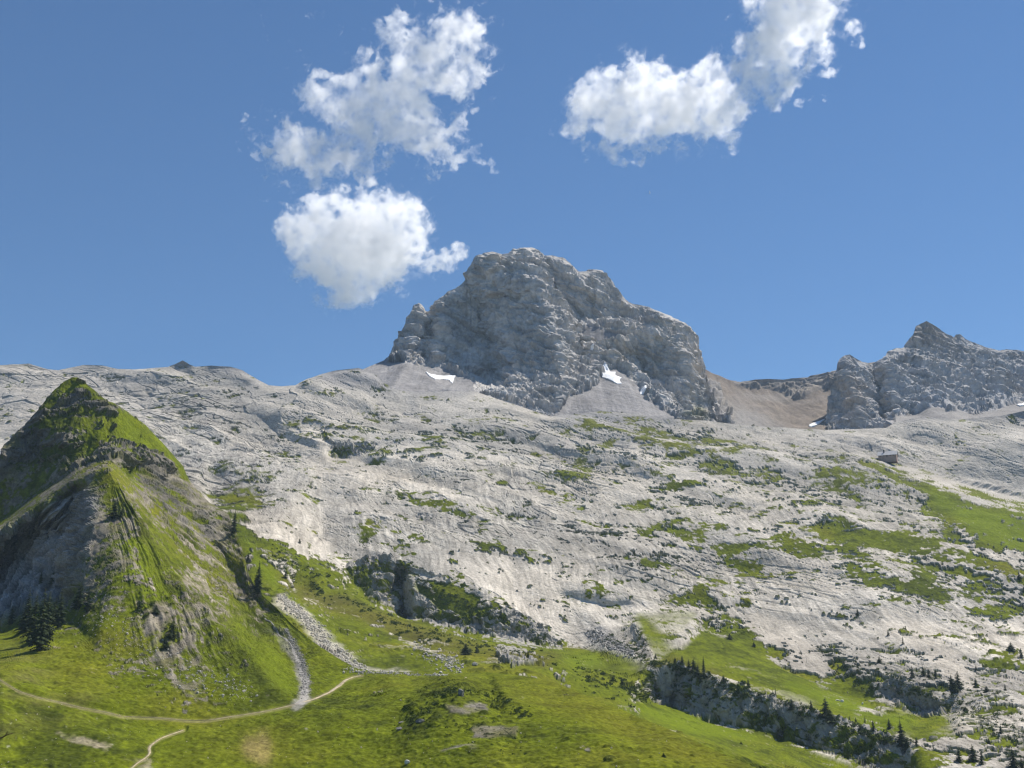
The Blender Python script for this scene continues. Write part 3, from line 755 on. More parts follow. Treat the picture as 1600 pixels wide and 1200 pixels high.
# solution runnels down the slabs
sk0 = P.copy(); sk0[..., 0] = P[..., 0] + 0.35 * P[..., 2] + fbm(P, 60, 2, 132) * 12
rd += fbm(sk0, 8, 4, 120, st=(0.55, 4, 4), rough=.65) * 0.8 * sstep(1290, 950, lime.D)
lf = fbm(P, 150, 4, 111) * 9
slabm = sstep(-0.25, 0.35, fbm(P, 130, 3, 119, st=(1.6, 1, 1)) + 0.3 * fbm(P, 40, 2, 112))
rd = lf + (rd - lf) * (0.45 + 0.65 * slabm)
rd *= 1 - 0.3 * clean * sstep(1100, 950, lime.D)
gr = (fbm(P, 150, 4, 111) * 9 + 5.5 * np.clip(step2 * 3.0, -.5, .5) * (1 - meadow) + fbm(P, 120, 3, 121) * 2) / 0.85 + fbm(P, 26, 4, 122, rough=.55) * 2.2 + fbm(P, 4, 2, 123) * 0.35
d = rd * (1 - gm * 0.85) + gr * gm * 0.85 - gm * 0.3
d = d * (1 - 0.5 * wl) + wl * (fbm(P, 14, 5, 127, st=(0.6, 0.6, 2.6), ridged=True, rough=.62) * 4.2 + worley(P, 8, 90, (0.9, .9, 1.8))[0] * 3.0)
d *= lerp(1.0, 0.8, near)
stretch = np.abs(np.gradient(lime.D, axis=0))
d *= 0.15 + 0.85 * sstep(4.2, 2.2, stretch)
d += debris * fbm(P, 8, 3, 124, ridged=True) * 2.5
shrub = sstep(0.1, 0.4, fbm(P, 9, 3, 125)) * gm * sstep(-0.1, 0.35, fbm(P, 60, 3, 126)) * near
d += shrub * 1.6
edge = sstep(0, 14, lime.V - lime.top[None])
lime.P = P + Nn * (d * (0.25 + 0.75 * edge))[..., None]
lime.gm = gm
P = lime.P
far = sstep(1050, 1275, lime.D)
lc = rock_colour(P, LIMEC, 130)
lc = lc * (0.86 + 0.28 * cr2 * 0.6 + 0.28 * cr1 * 0.4)[..., None]
crev = np.maximum(sstep(0.035, 0.0, cg), 0.5 * sstep(0.05, 0.0, cg2)) * sstep(0.2, 1.0, unit(fbm(P, 50, 3, 133)))
lc = mixc(lc, (0.12, 0.12, 0.09), crev * 0.6)
lc = mixc(lc, (0.15, 0.145, 0.11), joint * 0.45)
lc = mixc(lc, (0.45, 0.415, 0.36), (1 - slabm) * 0.35)
lc = lc * (1 + 0.16 * np.clip(step2 * 3, -.6, .6) + 0.30 * fbm(P, 95, 3, 136, st=(1.8, 1, 1)))[..., None]
pit = sstep(0.30, 0.42, fbm(P, 3.2, 3, 134, st=(0.8, 1, 1), rough=.7)) * sstep(-0.2, 0.3, fbm(P, 35, 3, 135))
lc = mixc(lc, (0.12, 0.12, 0.07), pit * 0.5)
sk = P.copy(); sk[..., 0] = P[..., 0] + 0.35 * P[..., 2] + fbm(P, 60, 2, 132) * 12
runn = fbm(sk, 6, 4, 131, st=(0.5, 6, 6), rough=.75)
lc = lc * (1 + 1.0 * np.clip(runn, -.55, .35) * sstep(1280, 950, lime.D))[..., None]
lc = mixc(lc, (0.48, 0.425, 0.355), clean * near * 0.5)
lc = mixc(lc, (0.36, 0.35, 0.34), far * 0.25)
lc = mixc(lc, (0.27, 0.262, 0.262), pm([[(480, 585), (560, 572), (600, 580), (640, 606), (700, 606), (740, 606), (740, 618), (640, 616), (560, 606), (500, 600)], [(860, 640), (1060, 648), (1060, 665), (980, 662), (880, 660)],
                                         [(1400, 640), (1640, 630), (1640, 655), (1500, 655), (1400, 662)], [(262, 576), (285, 560), (300, 576)], [(310, 570), (380, 572), (400, 590), (330, 582)]], 1) * 0.85)
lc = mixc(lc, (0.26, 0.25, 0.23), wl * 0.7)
lc = mixc(lc, (0.29, 0.29, 0.30), debris * 0.6)
gm = gm * (1 - 0.85 * rubble)
gc = grass_colour(P, 140)
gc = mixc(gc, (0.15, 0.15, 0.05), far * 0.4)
gc = mixc(gc, (0.125, 0.165, 0.006), pm([[(1220, 1070), (1300, 1100), (1400, 1150), (1440, 1120), (1300, 1080), (1230, 1060)], [(370, 820), (395, 880), (500, 1000), (560, 1030), (480, 960), (400, 860)], [(880, 1030), (930, 1015), (950, 1035), (900, 1050)], [(980, 1100), (1080, 1110), (1200, 1160), (1080, 1150)],
                                          [(1440, 765), (1600, 810), (1640, 880), (1540, 850)]], 1) * 0.8)
gc = mixc(gc, GRASS_D * 0.7, shrub * 0.8)
heath = pm([[(540, 930), (600, 955), (680, 985), (760, 1005), (760, 1020), (660, 1010), (560, 970), (480, 940), (430, 900), (440, 890)], [(1010, 1040), (1130, 1070), (1130, 1050), (1050, 1020)], [(760, 1010), (880, 1025), (850, 1045), (760, 1030)]], 1)
gc = mixc(gc, (0.10, 0.085, 0.022), heath * 0.6)
spots = sstep(0.40, 0.5, fbm(P, 4, 2, 150)) * gm * sstep(0, .3, fbm(P, 80, 2, 151)) * (1 - near * .6)
gc = mixc(gc, LIMEC, spots * 0.8)
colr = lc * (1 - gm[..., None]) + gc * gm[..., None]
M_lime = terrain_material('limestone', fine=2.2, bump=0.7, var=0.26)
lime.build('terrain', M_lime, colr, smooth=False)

# ----------------------------------------------------------------- the main summit
PEAK_TOP = [(440, 640), (520, 600), (560, 580), (600, 563), (608, 556), (612, 548), (625, 525), (640, 492), (647, 479), (655, 474), (659, 478), (663, 487), (669, 488), (678, 470), (690, 466), (700, 455), (712, 452), (722, 444), (727, 438),
            (730, 420), (736, 414), (742, 403), (757, 396), (770, 394), (784, 398), (795, 397), (802, 391), (820, 387), (832, 388), (842, 393), (848, 401), (862, 399), (880, 406), (890, 413), (898, 423), (905, 427), (920, 424), (940, 423), (950, 432),
            (958, 446), (966, 457), (978, 470), (990, 476), (1010, 480), (1030, 488), (1050, 496), (1070, 503), (1080, 511), (1086, 528), (1088, 540), (1098, 560), (1101, 580), (1112, 610), (1125, 640), (1140, 656), (1160, 670), (1240, 700)]
pp = [(-320, 340, 2300), (400, 500, 2150), (400, 700, 1700), (620, 480, 2150), (760, 350, 2250), (820, 350, 2250), (1000, 400, 2250), (1200, 480, 2200), (1250, 760, 1780), (600, 620, 1770), (650, 700, 1620), (850, 720, 1600), (1050, 740, 1620), (500, 620, 1850), (1900, 800, 1800),
      (560, 580, 1990), (640, 560, 2020), (690, 606, 1850), (740, 614, 1810), (1100, 665, 1760), (1150, 672, 1780), (1000, 650, 1780), (930, 640, 1790)]
pln = [[(605, 560, 2090), (612, 545, 2095), (640, 490, 2120), (655, 472, 2130), (669, 486, 2140), (690, 464, 2150), (725, 440, 2165), (736, 412, 2170), (757, 394, 2170), (785, 396, 2165), (820, 385, 2165), (848, 400, 2170), (880, 404, 2165), (898, 422, 2165), (940, 421, 2160),
        (958, 445, 2150), (978, 469, 2140), (1010, 478, 2125), (1050, 494, 2110), (1080, 509, 2095), (1088, 540, 2075), (1101, 580, 2050), (1125, 640, 1980), (1160, 670, 1900)],
       # central buttress
       [(770, 398, 2150), (775, 440, 2120), (840, 452, 2050), (862, 500, 1990), (872, 545, 1930), (880, 600, 1850), (870, 640, 1780)],
       # left of it: recessed grey-blue face
       [(735, 430, 2160), (750, 480, 2140), (760, 540, 2105), (770, 585, 2045), (765, 602, 1960)],
       [(662, 480, 2130), (652, 520, 2080), (640, 552, 2035)], [(678, 478, 2150), (668, 530, 2115), (660, 562, 2050)], [(692, 480, 2115), (690, 530, 2055), (682, 570, 2000)],
       [(712, 460, 2150), (712, 510, 2115), (712, 560, 2050)],
       [(800, 470, 2095), (795, 520, 2040), (810, 570, 1960), (800, 610, 1850), (830, 640, 1790)],
       # gully right of the buttress, ledge, second cliff
       [(850, 410, 2160), (858, 440, 2130), (885, 480, 2085), (900, 520, 2050), (905, 560, 2000)],
       [(880, 410, 2150), (900, 440, 2110), (930, 455, 2105)],
       [(905, 500, 2095), (950, 500, 2090), (958, 470, 2120), (1000, 490, 2110)], [(905, 508, 2055), (950, 510, 2050), (1000, 512, 2045)],
       [(920, 540, 2010), (960, 545, 2000), (1000, 530, 2020)], [(935, 565, 1985), (955, 572, 1965), (975, 588, 1940), (1000, 612, 1905), (1030, 640, 1850)], [(900, 604, 1880), (940, 602, 1900), (960, 600, 1905), (985, 610, 1890)], [(890, 640, 1795), (950, 640, 1800), (1010, 645, 1800)],
       [(640, 566, 1995), (662, 574, 1985), (690, 588, 1955), (712, 596, 1935), (738, 600, 1905)], [(650, 560, 2025), (700, 574, 2000), (735, 588, 1960)],
       # the tower at the right end
       [(1040, 500, 2060), (1045, 525, 2030), (1060, 530, 2015), (1070, 560, 1985), (1072, 600, 1950), (1072, 640, 1910), (1070, 650, 1880)],
       [(985, 560, 2020), (1010, 590, 2000), (1010, 612, 1930), (1030, 630, 1880), (1065, 652, 1830)],
       [(1082, 540, 2040), (1086, 580, 2015), (1090, 620, 1985), (1100, 650, 1930)]]
pmap = depth_map(placed(pp), [placed(l) for l in pln], soft=0)
peak = Sheet(440, 1240, PEAK_TOP, lambda u: np.full_like(u, 735.0), pmap, du=1.3, dv=1.25, back=(7, 6.0, 1.0))
P = peak.P; Nn = peak.normals()
wu, wv = warp(P, 60, 8, 201)
U = peak.U + wu; Vv = peak.V + wv * 0.6
scree = sample(polymask([[(540, 570), (590, 562), (640, 566), (660, 571), (700, 578), (722, 582), (742, 600), (748, 614), (700, 640), (440, 640), (440, 600)],
                         [(878, 632), (892, 618), (915, 610), (936, 594), (946, 574), (970, 572), (982, 592), (1012, 625), (1060, 655), (1060, 690), (860, 690), (866, 650)],
                         [(905, 508), (945, 512), (1000, 530), (950, 536), (915, 530)]], 1), U, Vv)
sc_ = sstep(0.35, 0.65, scree + 0.55 * fbm(P, 26, 4, 202, rough=.65) * sstep(0.02, 0.5, scree) * sstep(0.98, 0.6, scree) * 2)
rd = crag_relief(P, 210, (0.35, 0.2))
fan = P.copy(); fan[..., 0] += fbm(P, 120, 2, 225) * 8
run = fbm(fan, 9, 4, 226, st=(0.7, 30, 30), rough=.65)
d = rd * (1 - sc_) + sc_ * (fbm(P, 60, 3, 221) * 3 + fbm(P, 8, 2, 222) * 0.5 + run * 0.3)
edge = sstep(0, 18, peak.V - peak.top[None])
d *= 0.4 + 0.6 * sstep(8, 3.5, np.abs(np.gradient(peak.D, axis=0)))
d += (fbm(P, 9, 3, 223, rough=.7) * 1.6 + fbm(P, 4, 2, 224) * 0.8) * (1 - sc_)
peak.P = P + Nn * (d * (0.2 + 0.8 * edge))[..., None]
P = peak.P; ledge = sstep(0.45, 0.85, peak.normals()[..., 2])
pc = rock_colour(P, (0.43, 0.41, 0.39), 230, warm=(0.53, 0.47, 0.40), grey=(0.27, 0.275, 0.29))
pc = mixc(pc, (0.36, 0.28, 0.19), sstep(0.25, 0.55, fbm(P, 60, 3, 232, st=(.8, .8, 2))) * 0.35)
beds = P.copy(); beds[..., 2] = P[..., 2] + 0.4 * P[..., 0] + fbm(P, 80, 3, 240) * 22
bn = np.clip(unit(fbm(beds, 11, 4, 241, st=(12, 12, 0.7), rough=.6)), -2, 2); vn = np.clip(unit(fbm(P, 12, 3, 242, st=(.7, .7, 5))), -2, 2)
pc = pc * (1 + 0.13 * bn + 0.08 * vn)[..., None]
cl = rock_relief.cells; pc = pc * (0.82 + 0.22 * cl[1] + 0.14 * cl[3])[..., None]
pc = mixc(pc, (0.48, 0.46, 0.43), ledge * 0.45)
pc = mixc(pc, np.array([0.25, 0.24, 0.24], np.float32) * (1 + 0.5 * run + 0.35 * fbm(P, 25, 3, 227))[..., None], sc_ * 0.92)
pc = mixc(pc, (0.14, 0.15, 0.05), sample(polymask([[(1070, 655), (1085, 635), (1100, 650), (1110, 668), (1080, 668)]], 1), U, Vv) * 0.6)
M_peak = terrain_material('summit_rock', fine=4.0, bump=1.4, var=0.22)
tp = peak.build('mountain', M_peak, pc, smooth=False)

# ----------------------------------------------------------------- the peaks on the right
R_TOP = [(1250, 700), (1284, 672), (1290, 660), (1296, 628), (1302, 600), (1306, 580), (1312, 562), (1320, 555), (1328, 554), (1336, 560), (1345, 566), (1364, 569), (1380, 560), (1386, 552), (1396, 546), (1412, 543), (1420, 532), (1428, 524), (1430, 511), (1438, 506), (1447, 502),
         (1456, 507), (1466, 513), (1478, 522), (1490, 528), (1493, 523), (1500, 523), (1508, 531), (1525, 538), (1545, 545), (1562, 549), (1570, 546), (1590, 547), (1610, 552), (1700, 545), (1800, 570)]
rp = [(1200, 480, 2400), (1900, 480, 2500), (1200, 760, 1850), (1500, 760, 1750), (1900, 760, 1750), (-320, 500, 2300), (1270, 680, 1960)]
rln = [[(1286, 668, 2080), (1296, 628, 2110), (1306, 578, 2150), (1320, 553, 2170), (1345, 564, 2210), (1364, 567, 2230), (1386, 551, 2250), (1412, 542, 2260), (1430, 510, 2270), (1447, 500, 2275), (1478, 521, 2280), (1508, 530, 2290), (1562, 548, 2310), (1610, 550, 2330), (1800, 568, 2380)],
       [(1288, 672, 2050), (1320, 676, 1985), (1345, 674, 1965), (1385, 668, 1975), (1392, 650, 2010), (1400, 640, 2020)],
       [(1318, 575, 2140), (1330, 610, 2075), (1345, 650, 2000)], [(1366, 580, 2200), (1372, 610, 2170), (1380, 650, 2090)],
       [(1385, 565, 2170), (1395, 610, 2100), (1420, 648, 2030), (1450, 640, 2010)], [(1430, 545, 2220), (1450, 600, 2120), (1480, 630, 2040), (1520, 645, 2010)],
       [(1500, 560, 2250), (1530, 620, 2120), (1560, 630, 2080)], [(1560, 570, 2270), (1590, 620, 2150), (1640, 630, 2120)],
       [(1400, 665, 1880), (1500, 665, 1850), (1640, 655, 1880), (1800, 650, 1900)]]
rmap = depth_map(placed(rp), [placed(l) for l in rln], soft=0)
rpk = Sheet(1250, 1790, R_TOP, lambda u: np.full_like(u, 715.0), rmap, du=1.3, dv=1.25, back=(6, 6.0, 1.0))
P = rpk.P; Nn = rpk.normals()
wu, wv = warp(P, 60, 8, 301)
U = rpk.U + wu; Vv = rpk.V + wv * 0.6
sc_ = sstep(0.4, 0.6, sample(polymask([[(1395, 652), (1425, 648), (1452, 636), (1480, 640), (1520, 646), (1560, 640), (1600, 630), (1790, 630), (1790, 720), (1390, 720)]], 1), U, Vv))
rd = crag_relief(P, 310, (0.35, 0.1))
d = rd * (1 - sc_) + sc_ * (fbm(P, 60, 3, 321) * 3)
edge = sstep(0, 18, rpk.V - rpk.top[None])
d += (fbm(P, 9, 3, 323, rough=.7) * 1.6 + fbm(P, 4, 2, 324) * 0.8) * (1 - sc_)
rpk.P = P + Nn * (d * (0.2 + 0.8 * edge))[..., None]
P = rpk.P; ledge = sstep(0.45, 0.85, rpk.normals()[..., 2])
pc = rock_colour(P, (0.35, 0.345, 0.345), 330, warm=(0.41, 0.385, 0.36), grey=(0.25, 0.255, 0.27))
beds = P.copy(); beds[..., 2] = P[..., 2] + 0.4 * P[..., 0] + fbm(P, 80, 3, 240) * 22
bn = np.clip(unit(fbm(beds, 11, 4, 241, st=(12, 12, 0.7), rough=.6)), -2, 2); vn = np.clip(unit(fbm(P, 12, 3, 242, st=(.7, .7, 5))), -2, 2)
pc = pc * (1 + 0.13 * bn + 0.08 * vn)[..., None]
cl = rock_relief.cells; pc = pc * (0.82 + 0.22 * cl[1] + 0.14 * cl[3])[..., None]
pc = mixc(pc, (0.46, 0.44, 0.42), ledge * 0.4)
pc = mixc(pc, (0.34, 0.27, 0.2), sample(polymask([[(1320, 600), (1345, 600), (1350, 640), (1325, 650)]], 2), U, Vv) * 0.5)
pc = mixc(pc, (0.24, 0.215, 0.19), sample(polymask([[(1430, 500), (1460, 500), (1500, 530), (1450, 540), (1425, 530)]], 1), U, Vv) * 0.6)
pc = mixc(pc, (0.26, 0.245, 0.235), sc_ * 0.9)
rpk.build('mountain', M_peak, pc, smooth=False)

# ----------------------------------------------------------------- brown saddle
S_TOP = [(1020, 560), (1080, 565), (1100, 575), (1112, 583), (1122, 586), (1140, 594), (1160, 597), (1180, 593), (1200, 592), (1225, 593), (1240, 591), (1262, 590), (1266, 587), (1290, 583), (1310, 578), (1340, 570), (1400, 560)]
sp_ = [(900, 500, 2650), (1450, 500, 2650), (900, 760, 1850), (1450, 760, 1850), (-320, 500, 2600), (1900, 700, 2000)]
sln = [[(1020, 558, 2450), (1112, 581, 2500), (1160, 595, 2540), (1262, 588, 2540), (1310, 576, 2500), (1400, 558, 2460)],
       [(1020, 640, 2120), (1120, 610, 2400), (1160, 615, 2480), (1240, 618, 2480), (1290, 610, 2430), (1400, 640, 2100)],
       [(1100, 650, 2050), (1180, 650, 2200), (1230, 652, 2240), (1280, 650, 2150)],
       [(1100, 680, 1900), (1200, 672, 1960), (1270, 672, 1990), (1330, 690, 1900)]]
smap = depth_map(placed(sp_), [placed(l) for l in sln], soft=2)
sad = Sheet(1030, 1395, S_TOP, lambda u: np.full_like(u, 715.0), smap, du=1.5, dv=1.4, back=(6, 6.0, 0.8))
P = sad.P; Nn = sad.normals()
wu, wv = warp(P, 60, 8, 401)
U = sad.U + wu; Vv = sad.V + wv * 0.6
crag = sample(polymask([[(1140, 596), (1262, 590), (1310, 575), (1310, 600), (1280, 612), (1245, 625), (1225, 610), (1200, 605), (1160, 606)], [(1110, 585), (1130, 625), (1150, 655), (1120, 680), (1090, 640)]], 1), U, Vv)
cr = sstep(0.3, 0.6, crag + 0.2 * fbm(P, 30, 3, 402))
d = cr * rock_relief(P, (100, 5), (40, 8), (80, 9, 4.0), (9, 1.5), (40, 4), blocks=(30, 7), seed=410) + (1 - cr) * (fbm(P, 90, 3, 403) * 5 + fbm(P, 14, 4, 404, st=(.6, 6, 6), rough=.65) * 2.6)
edge = sstep(0, 14, sad.V - sad.top[None])
sad.P = P + Nn * (d * (0.2 + 0.8 * edge))[..., None]
P = sad.P
pc = np.broadcast_to(np.array([0.195, 0.165, 0.138], np.float32), P.shape) * (1 + 0.5 * fbm(P, 16, 4, 420, st=(.6, 6, 6), rough=.65) + 0.25 * fbm(P, 60, 3, 422))[..., None]
pc = mixc(pc, (0.22, 0.205, 0.19), sstep(0.0, 0.5, fbm(P, 120, 2, 421)) * 0.5)
pc = mixc(pc, (0.245, 0.235, 0.225), sample(polymask([[(1100, 640), (1150, 630), (1200, 655), (1240, 680), (1100, 700)]], 3), U, Vv) * 0.9)
pc = mixc(pc, rock_colour(P, (0.25, 0.235, 0.22), 430, warm=(0.28, 0.23, 0.18), grey=(0.17, 0.17, 0.17)), cr * 0.85)
sad.build('hill', M_peak, pc)

# ----------------------------------------------------------------- ground that carries everything, out to the horizon and under the viewer
def ground():
    rad = np.concatenate([np.linspace(0, 260, 40), np.geomspace(280, 40000, 40)])
    ang = np.linspace(0, 2 * np.pi, 181)[:-1]
    R, A = np.meshgrid(rad, ang, indexing='ij')
    X = R * np.sin(A); Y = R * np.cos(A)
    base = -3.0 - 42 * sstep(0, 230, R) - 20 * sstep(260, 2000, R)
    Q = np.stack([X, Y, base], -1)
    Q[..., 2] += fbm(np.stack([X, Y, 0 * X], -1), 60, 3, 500) * 2.0 * sstep(10, 60, R)
    h, w_ = R.shape
    i = np.arange(h * w_).reshape(h, w_)
    j = np.roll(i, -1, 1)
    F = np.stack([i[:-1], j[:-1], j[1:], i[1:]], -1).reshape(-1, 4)
    c = mixc(grass_colour(Q, 510), (0.13, 0.13, 0.11), sstep(300, 900, R))
    o = mesh_obj('ground', Q.reshape(-1, 3), F, M_front, col=np.clip(c.reshape(-1, 3), .004, .9))
    o['kind'] = 'structure'
ground()
# ================================================================= CLOUDS
def surface_nets(f):
    """closed skin of the region f > 0 on a grid (numpy surface nets)"""
    nx, ny, nz = f.shape
    s = f > 0
    cs = np.zeros((nx - 1, ny - 1, nz - 1), np.int8)
    for i in (0, 1):
        for j in (0, 1):
            for k in (0, 1):
                cs += s[i:nx - 1 + i, j:ny - 1 + j, k:nz - 1 + k]
    act = (cs > 0) & (cs < 8)
    ids = np.full(act.shape, -1, np.int64)
    X, Y, Z = np.nonzero(act)
    ids[X, Y, Z] = np.arange(len(X))
    acc = np.zeros((len(X), 3)); cnt = np.zeros(len(X))
    for ax in range(3):
        o = [a for a in range(3) if a != ax]
        for i in (0, 1):
            for j in (0, 1):
                off0 = [0, 0, 0]; off0[o[0]] = i; off0[o[1]] = j
                off1 = list(off0); off1[ax] = 1
                a = f[X + off0[0], Y + off0[1], Z + off0[2]]; b = f[X + off1[0], Y + off1[1], Z + off1[2]]
                m = (a > 0) != (b > 0)
                t = np.where(m, a / np.where(m, a - b, 1), 0)
                p = np.array(off0, float)[None].repeat(len(X), 0); p[:, ax] += t
                acc[m] += p[m]; cnt[m] += 1
    V = np.stack([X, Y, Z], 1) + acc / cnt[:, None]
    F = []
    for ax in range(3):
        o = [a for a in range(3) if a != ax]
        sl0 = [slice(1, n - 1) for n in f.shape]; sl0[ax] = slice(0, f.shape[ax] - 1)
        sl1 = list(sl0); sl1[ax] = slice(1, f.shape[ax])
        a = s[tuple(sl0)]; b = s[tuple(sl1)]
        for flip in (False, True):
            m = (a & ~b) if not flip else (~a & b)
            I = list(np.nonzero(m))
            I[o[0]] = I[o[0]] + 1; I[o[1]] = I[o[1]] + 1
            q = []
            for d0, d1 in ((0, 0), (-1, 0), (-1, -1), (0, -1)):
                c = list(I); c[o[0]] = c[o[0]] + d0; c[o[1]] = c[o[1]] + d1
                q.append(ids[c[0], c[1], c[2]])
            q = np.stack(q, 1)
            if flip != (ax == 1): q = q[:, ::-1]
            F.append(q)
    F = np.concatenate(F)
    return V, F[(F >= 0).all(1)]

def cloud(blobs, dist, step, density, amp, seed, label, solid=0.05):
    u = np.array([b[0] for b in blobs], float); v = np.array([b[1] for b in blobs], float); r = np.array([b[2] for b in blobs], float)
    mpx = dist / FPX
    uc, vc = u.mean(), v.mean()
    r_ = np.random.RandomState(seed)
    C = np.stack([(u - uc) * mpx, r_.uniform(-0.5, 0.5, len(r)) * r * mpx, (vc - v) * mpx], 1); R = r * mpx * 1.12
    lo = (C - R[:, None] * 2.2).min(0); hi = (C + R[:, None] * 2.2).max(0)
    st = step * mpx
    n = np.ceil((hi - lo) / st).astype(int) + 2
    ax = [lo[i] + st * np.arange(n[i]) for i in range(3)]
    f = np.full(n, -1.4, np.float32)
    for c, rad in zip(C, R):
        sl = []
        for i in range(3):
            a = max(0, int((c[i] - 2.4 * rad - lo[i]) / st)); b = min(n[i], int((c[i] + 2.4 * rad - lo[i]) / st) + 2)
            sl.append(slice(a, b))
        gx, gy, gz = np.meshgrid(ax[0][sl[0]], ax[1][sl[1]], ax[2][sl[2]], indexing='ij', sparse=True)
        d = 1 - np.sqrt((gx - c[0]) ** 2 + (gy - c[1]) ** 2 + (gz - c[2]) ** 2) / rad
        sub = f[tuple(sl)]
        k = 0.45
        h = np.clip(0.5 + 0.5 * (d - sub) / k, 0, 1)
        f[tuple(sl)] = sub * (1 - h) + d * h + k * h * (1 - h)
    m = f > -amp * 2.6 - 0.3
    I = np.nonzero(m)
    Q = np.stack([ax[0][I[0]], ax[1][I[1]], ax[2][I[2]]], 1) / mpx + np.array([uc, 0, -vc])
    def vec(q, s_, k): return np.stack([pnoise(q[:, 0] / s_ + 5 + k, q[:, 1] / s_, q[:, 2] / s_), pnoise(q[:, 0] / s_, q[:, 1] / s_ + 9 + k, q[:, 2] / s_), pnoise(q[:, 0] / s_, q[:, 1] / s_ + k, q[:, 2] / s_ + 3)], 1)
    wq = vec(Q, 22, seed) * 7
    wb = vec(Q, 17, seed + 2.5) * 9 + vec(Q, 6, seed + 4.5) * 3.5          # torn, curling edges
    gi = [np.clip(I[i] + wb[:, i] * mpx / st, 0, n[i] - 1.001) for i in range(3)]
    g0 = [g_.astype(int) for g_ in gi]; gf = [a_ - b_ for a_, b_ in zip(gi, g0)]
    fb_ = 0
    for i in (0, 1):
        for j in (0, 1):
            for k in (0, 1):
                fb_ = fb_ + f[g0[0] + i, g0[1] + j, g0[2] + k] * (gf[0] if i else 1 - gf[0]) * (gf[1] if j else 1 - gf[1]) * (gf[2] if k else 1 - gf[2])
    nz = unit(fbm(Q + wq, 34, 6, seed, rough=0.64) + 0.25 * fbm(Q + wq, 12, 4, seed + 3, rough=0.6, ridged=True))
    f2 = np.full(n, -1.4, np.float32)
    f2[I] = fb_ + amp * nz - 0.02
    f2[0] = f2[-1] = -1.4; f2[:, 0] = f2[:, -1] = -1.4; f2[:, :, 0] = f2[:, :, -1] = -1.4
    fw = np.array([0, CP, SP]); up = np.array([0, -SP, CP]); rt = np.array([1.0, 0, 0])
    base = Vector(ray(np.array(uc), np.array(vc)) * dist)
    def skin(level, name, dens, parent):
        V, F = surface_nets(f2 + level)
        V = V * st + lo
        W = V[:, :1] * rt + V[:, 1:2] * fw + V[:, 2:] * up
        mat = bpy.data.materials.new('cloud_vapour'); mat.use_nodes = True
        N = mat.node_tree.nodes; L = mat.node_tree.links
        N.remove(N['Principled BSDF'])
        pv = N.new('ShaderNodeVolumePrincipled')
        pv.inputs['Color'].default_value = (1, 1, 1, 1); pv.inputs['Anisotropy'].default_value = 0.55
        tc = N.new('ShaderNodeTexCoord'); nn = N.new('ShaderNodeTexNoise'); nn.inputs['Scale'].default_value = 1 / 34.0; nn.inputs['Detail'].default_value = 6; nn.inputs['Roughness'].default_value = 0.62
        mr = N.new('ShaderNodeMapRange'); mr.inputs['From Min'].default_value = 0.42; mr.inputs['From Max'].default_value = 0.66; mr.inputs['To Min'].default_value = dens * (solid if parent else 0.03); mr.inputs['To Max'].default_value = dens * 1.9
        L.new(tc.outputs['Object'], nn.inputs['Vector']); L.new(nn.outputs['Fac'], mr.inputs['Value']); L.new(mr.outputs[0], pv.inputs['Density'])
        L.new(pv.outputs[0], N['Material Output'].inputs['Volume'])
        o = mesh_obj(name, W, F, mat, parent)
        return o
    o = skin(0.20, 'cloud', density * 0.16, None)        # the thin outer veil
    o.location = base
    skin(-0.04, 'cloud_core', density, o)
    tag(o, label, 'cloud')
    return o

CA = [(720, 52, 27), (738, 80, 20), (726, 118, 23), (690, 74, 30), (657, 91, 30), (621, 36, 13), (607, 62, 16), (698, 121, 26), (635, 124, 32), (607, 154, 36), (640, 157, 27), (566, 132, 19), (530, 132, 13), (492, 118, 12), (481, 137, 12), (506, 162, 22),
      (536, 179, 26), (574, 187, 36), (621, 192, 30), (657, 214, 26), (684, 228, 22), (701, 209, 14), (715, 192, 10), (690, 272, 10), (745, 247, 11), (760, 255, 8), (770, 264, 6), (552, 234, 26), (514, 245, 24), (462, 234, 30), (450, 254, 15), (484, 247, 24), (572, 258, 17), (492, 288, 9),
      (569, 80, 8), (558, 90, 6), (745, 170, 6), (705, 250, 12)]
CB = [(456, 349, 20), (436, 366, 11), (494, 333, 24), (524, 312, 17), (535, 298, 8), (557, 299, 6), (580, 320, 15), (614, 316, 16), (636, 312, 11), (643, 337, 20), (650, 367, 18), (490, 371, 36), (546, 371, 50), (598, 371, 48), (569, 405, 45), (512, 405, 32),
      (472, 414, 15), (614, 412, 25), (535, 445, 30), (526, 468, 15), (567, 466, 13), (546, 465, 17), (668, 412, 15), (684, 410, 14), (700, 405, 14), (716, 396, 11), (724, 386, 6), (634, 463, 4.5), (445, 425, 4), (461, 396, 10)]
CC = [(899, 195, 20), (918, 165, 27), (912, 135, 9), (957, 158, 37), (1003, 140, 34), (1022, 116, 15), (974, 195, 34), (1029, 175, 40), (1071, 165, 37), (1087, 110, 16), (1098, 97, 11), (1128, 122, 25), (1118, 156, 36), (1120, 198, 27), (957, 238, 15), (974, 248, 10),
      (1035, 232, 10), (917, 230, 10), (1166, 159, 18), (1150, 150, 22), (1180, 130, 20), (1172, 105, 18), (1208, 160, 11), (1224, 143, 15), (1211, 110, 30), (1195, 74, 34), (1172, 62, 14), (1180, 8, 17), (1217, 22, 30), (1250, 13, 46), (1234, 49, 38), (1279, 39, 26), (1279, 70, 17), (1297, 20, 20), (1332, 49, 13), (1345, 63, 7),
      (1299, 110, 10), (1266, 159, 6), (1250, 162, 7), (1287, 156, 5), (1152, 182, 8), (1240, -40, 45)]
cloud(CA, 3000, 1.6, 0.020, 0.46, 11, 'large ragged white cloud with blue gaps, above the round cloud')
cloud(CB, 3950, 1.8, 0.024, 0.26, 23, 'thick round white cloud with a grey belly beside the main summit', 0.15)
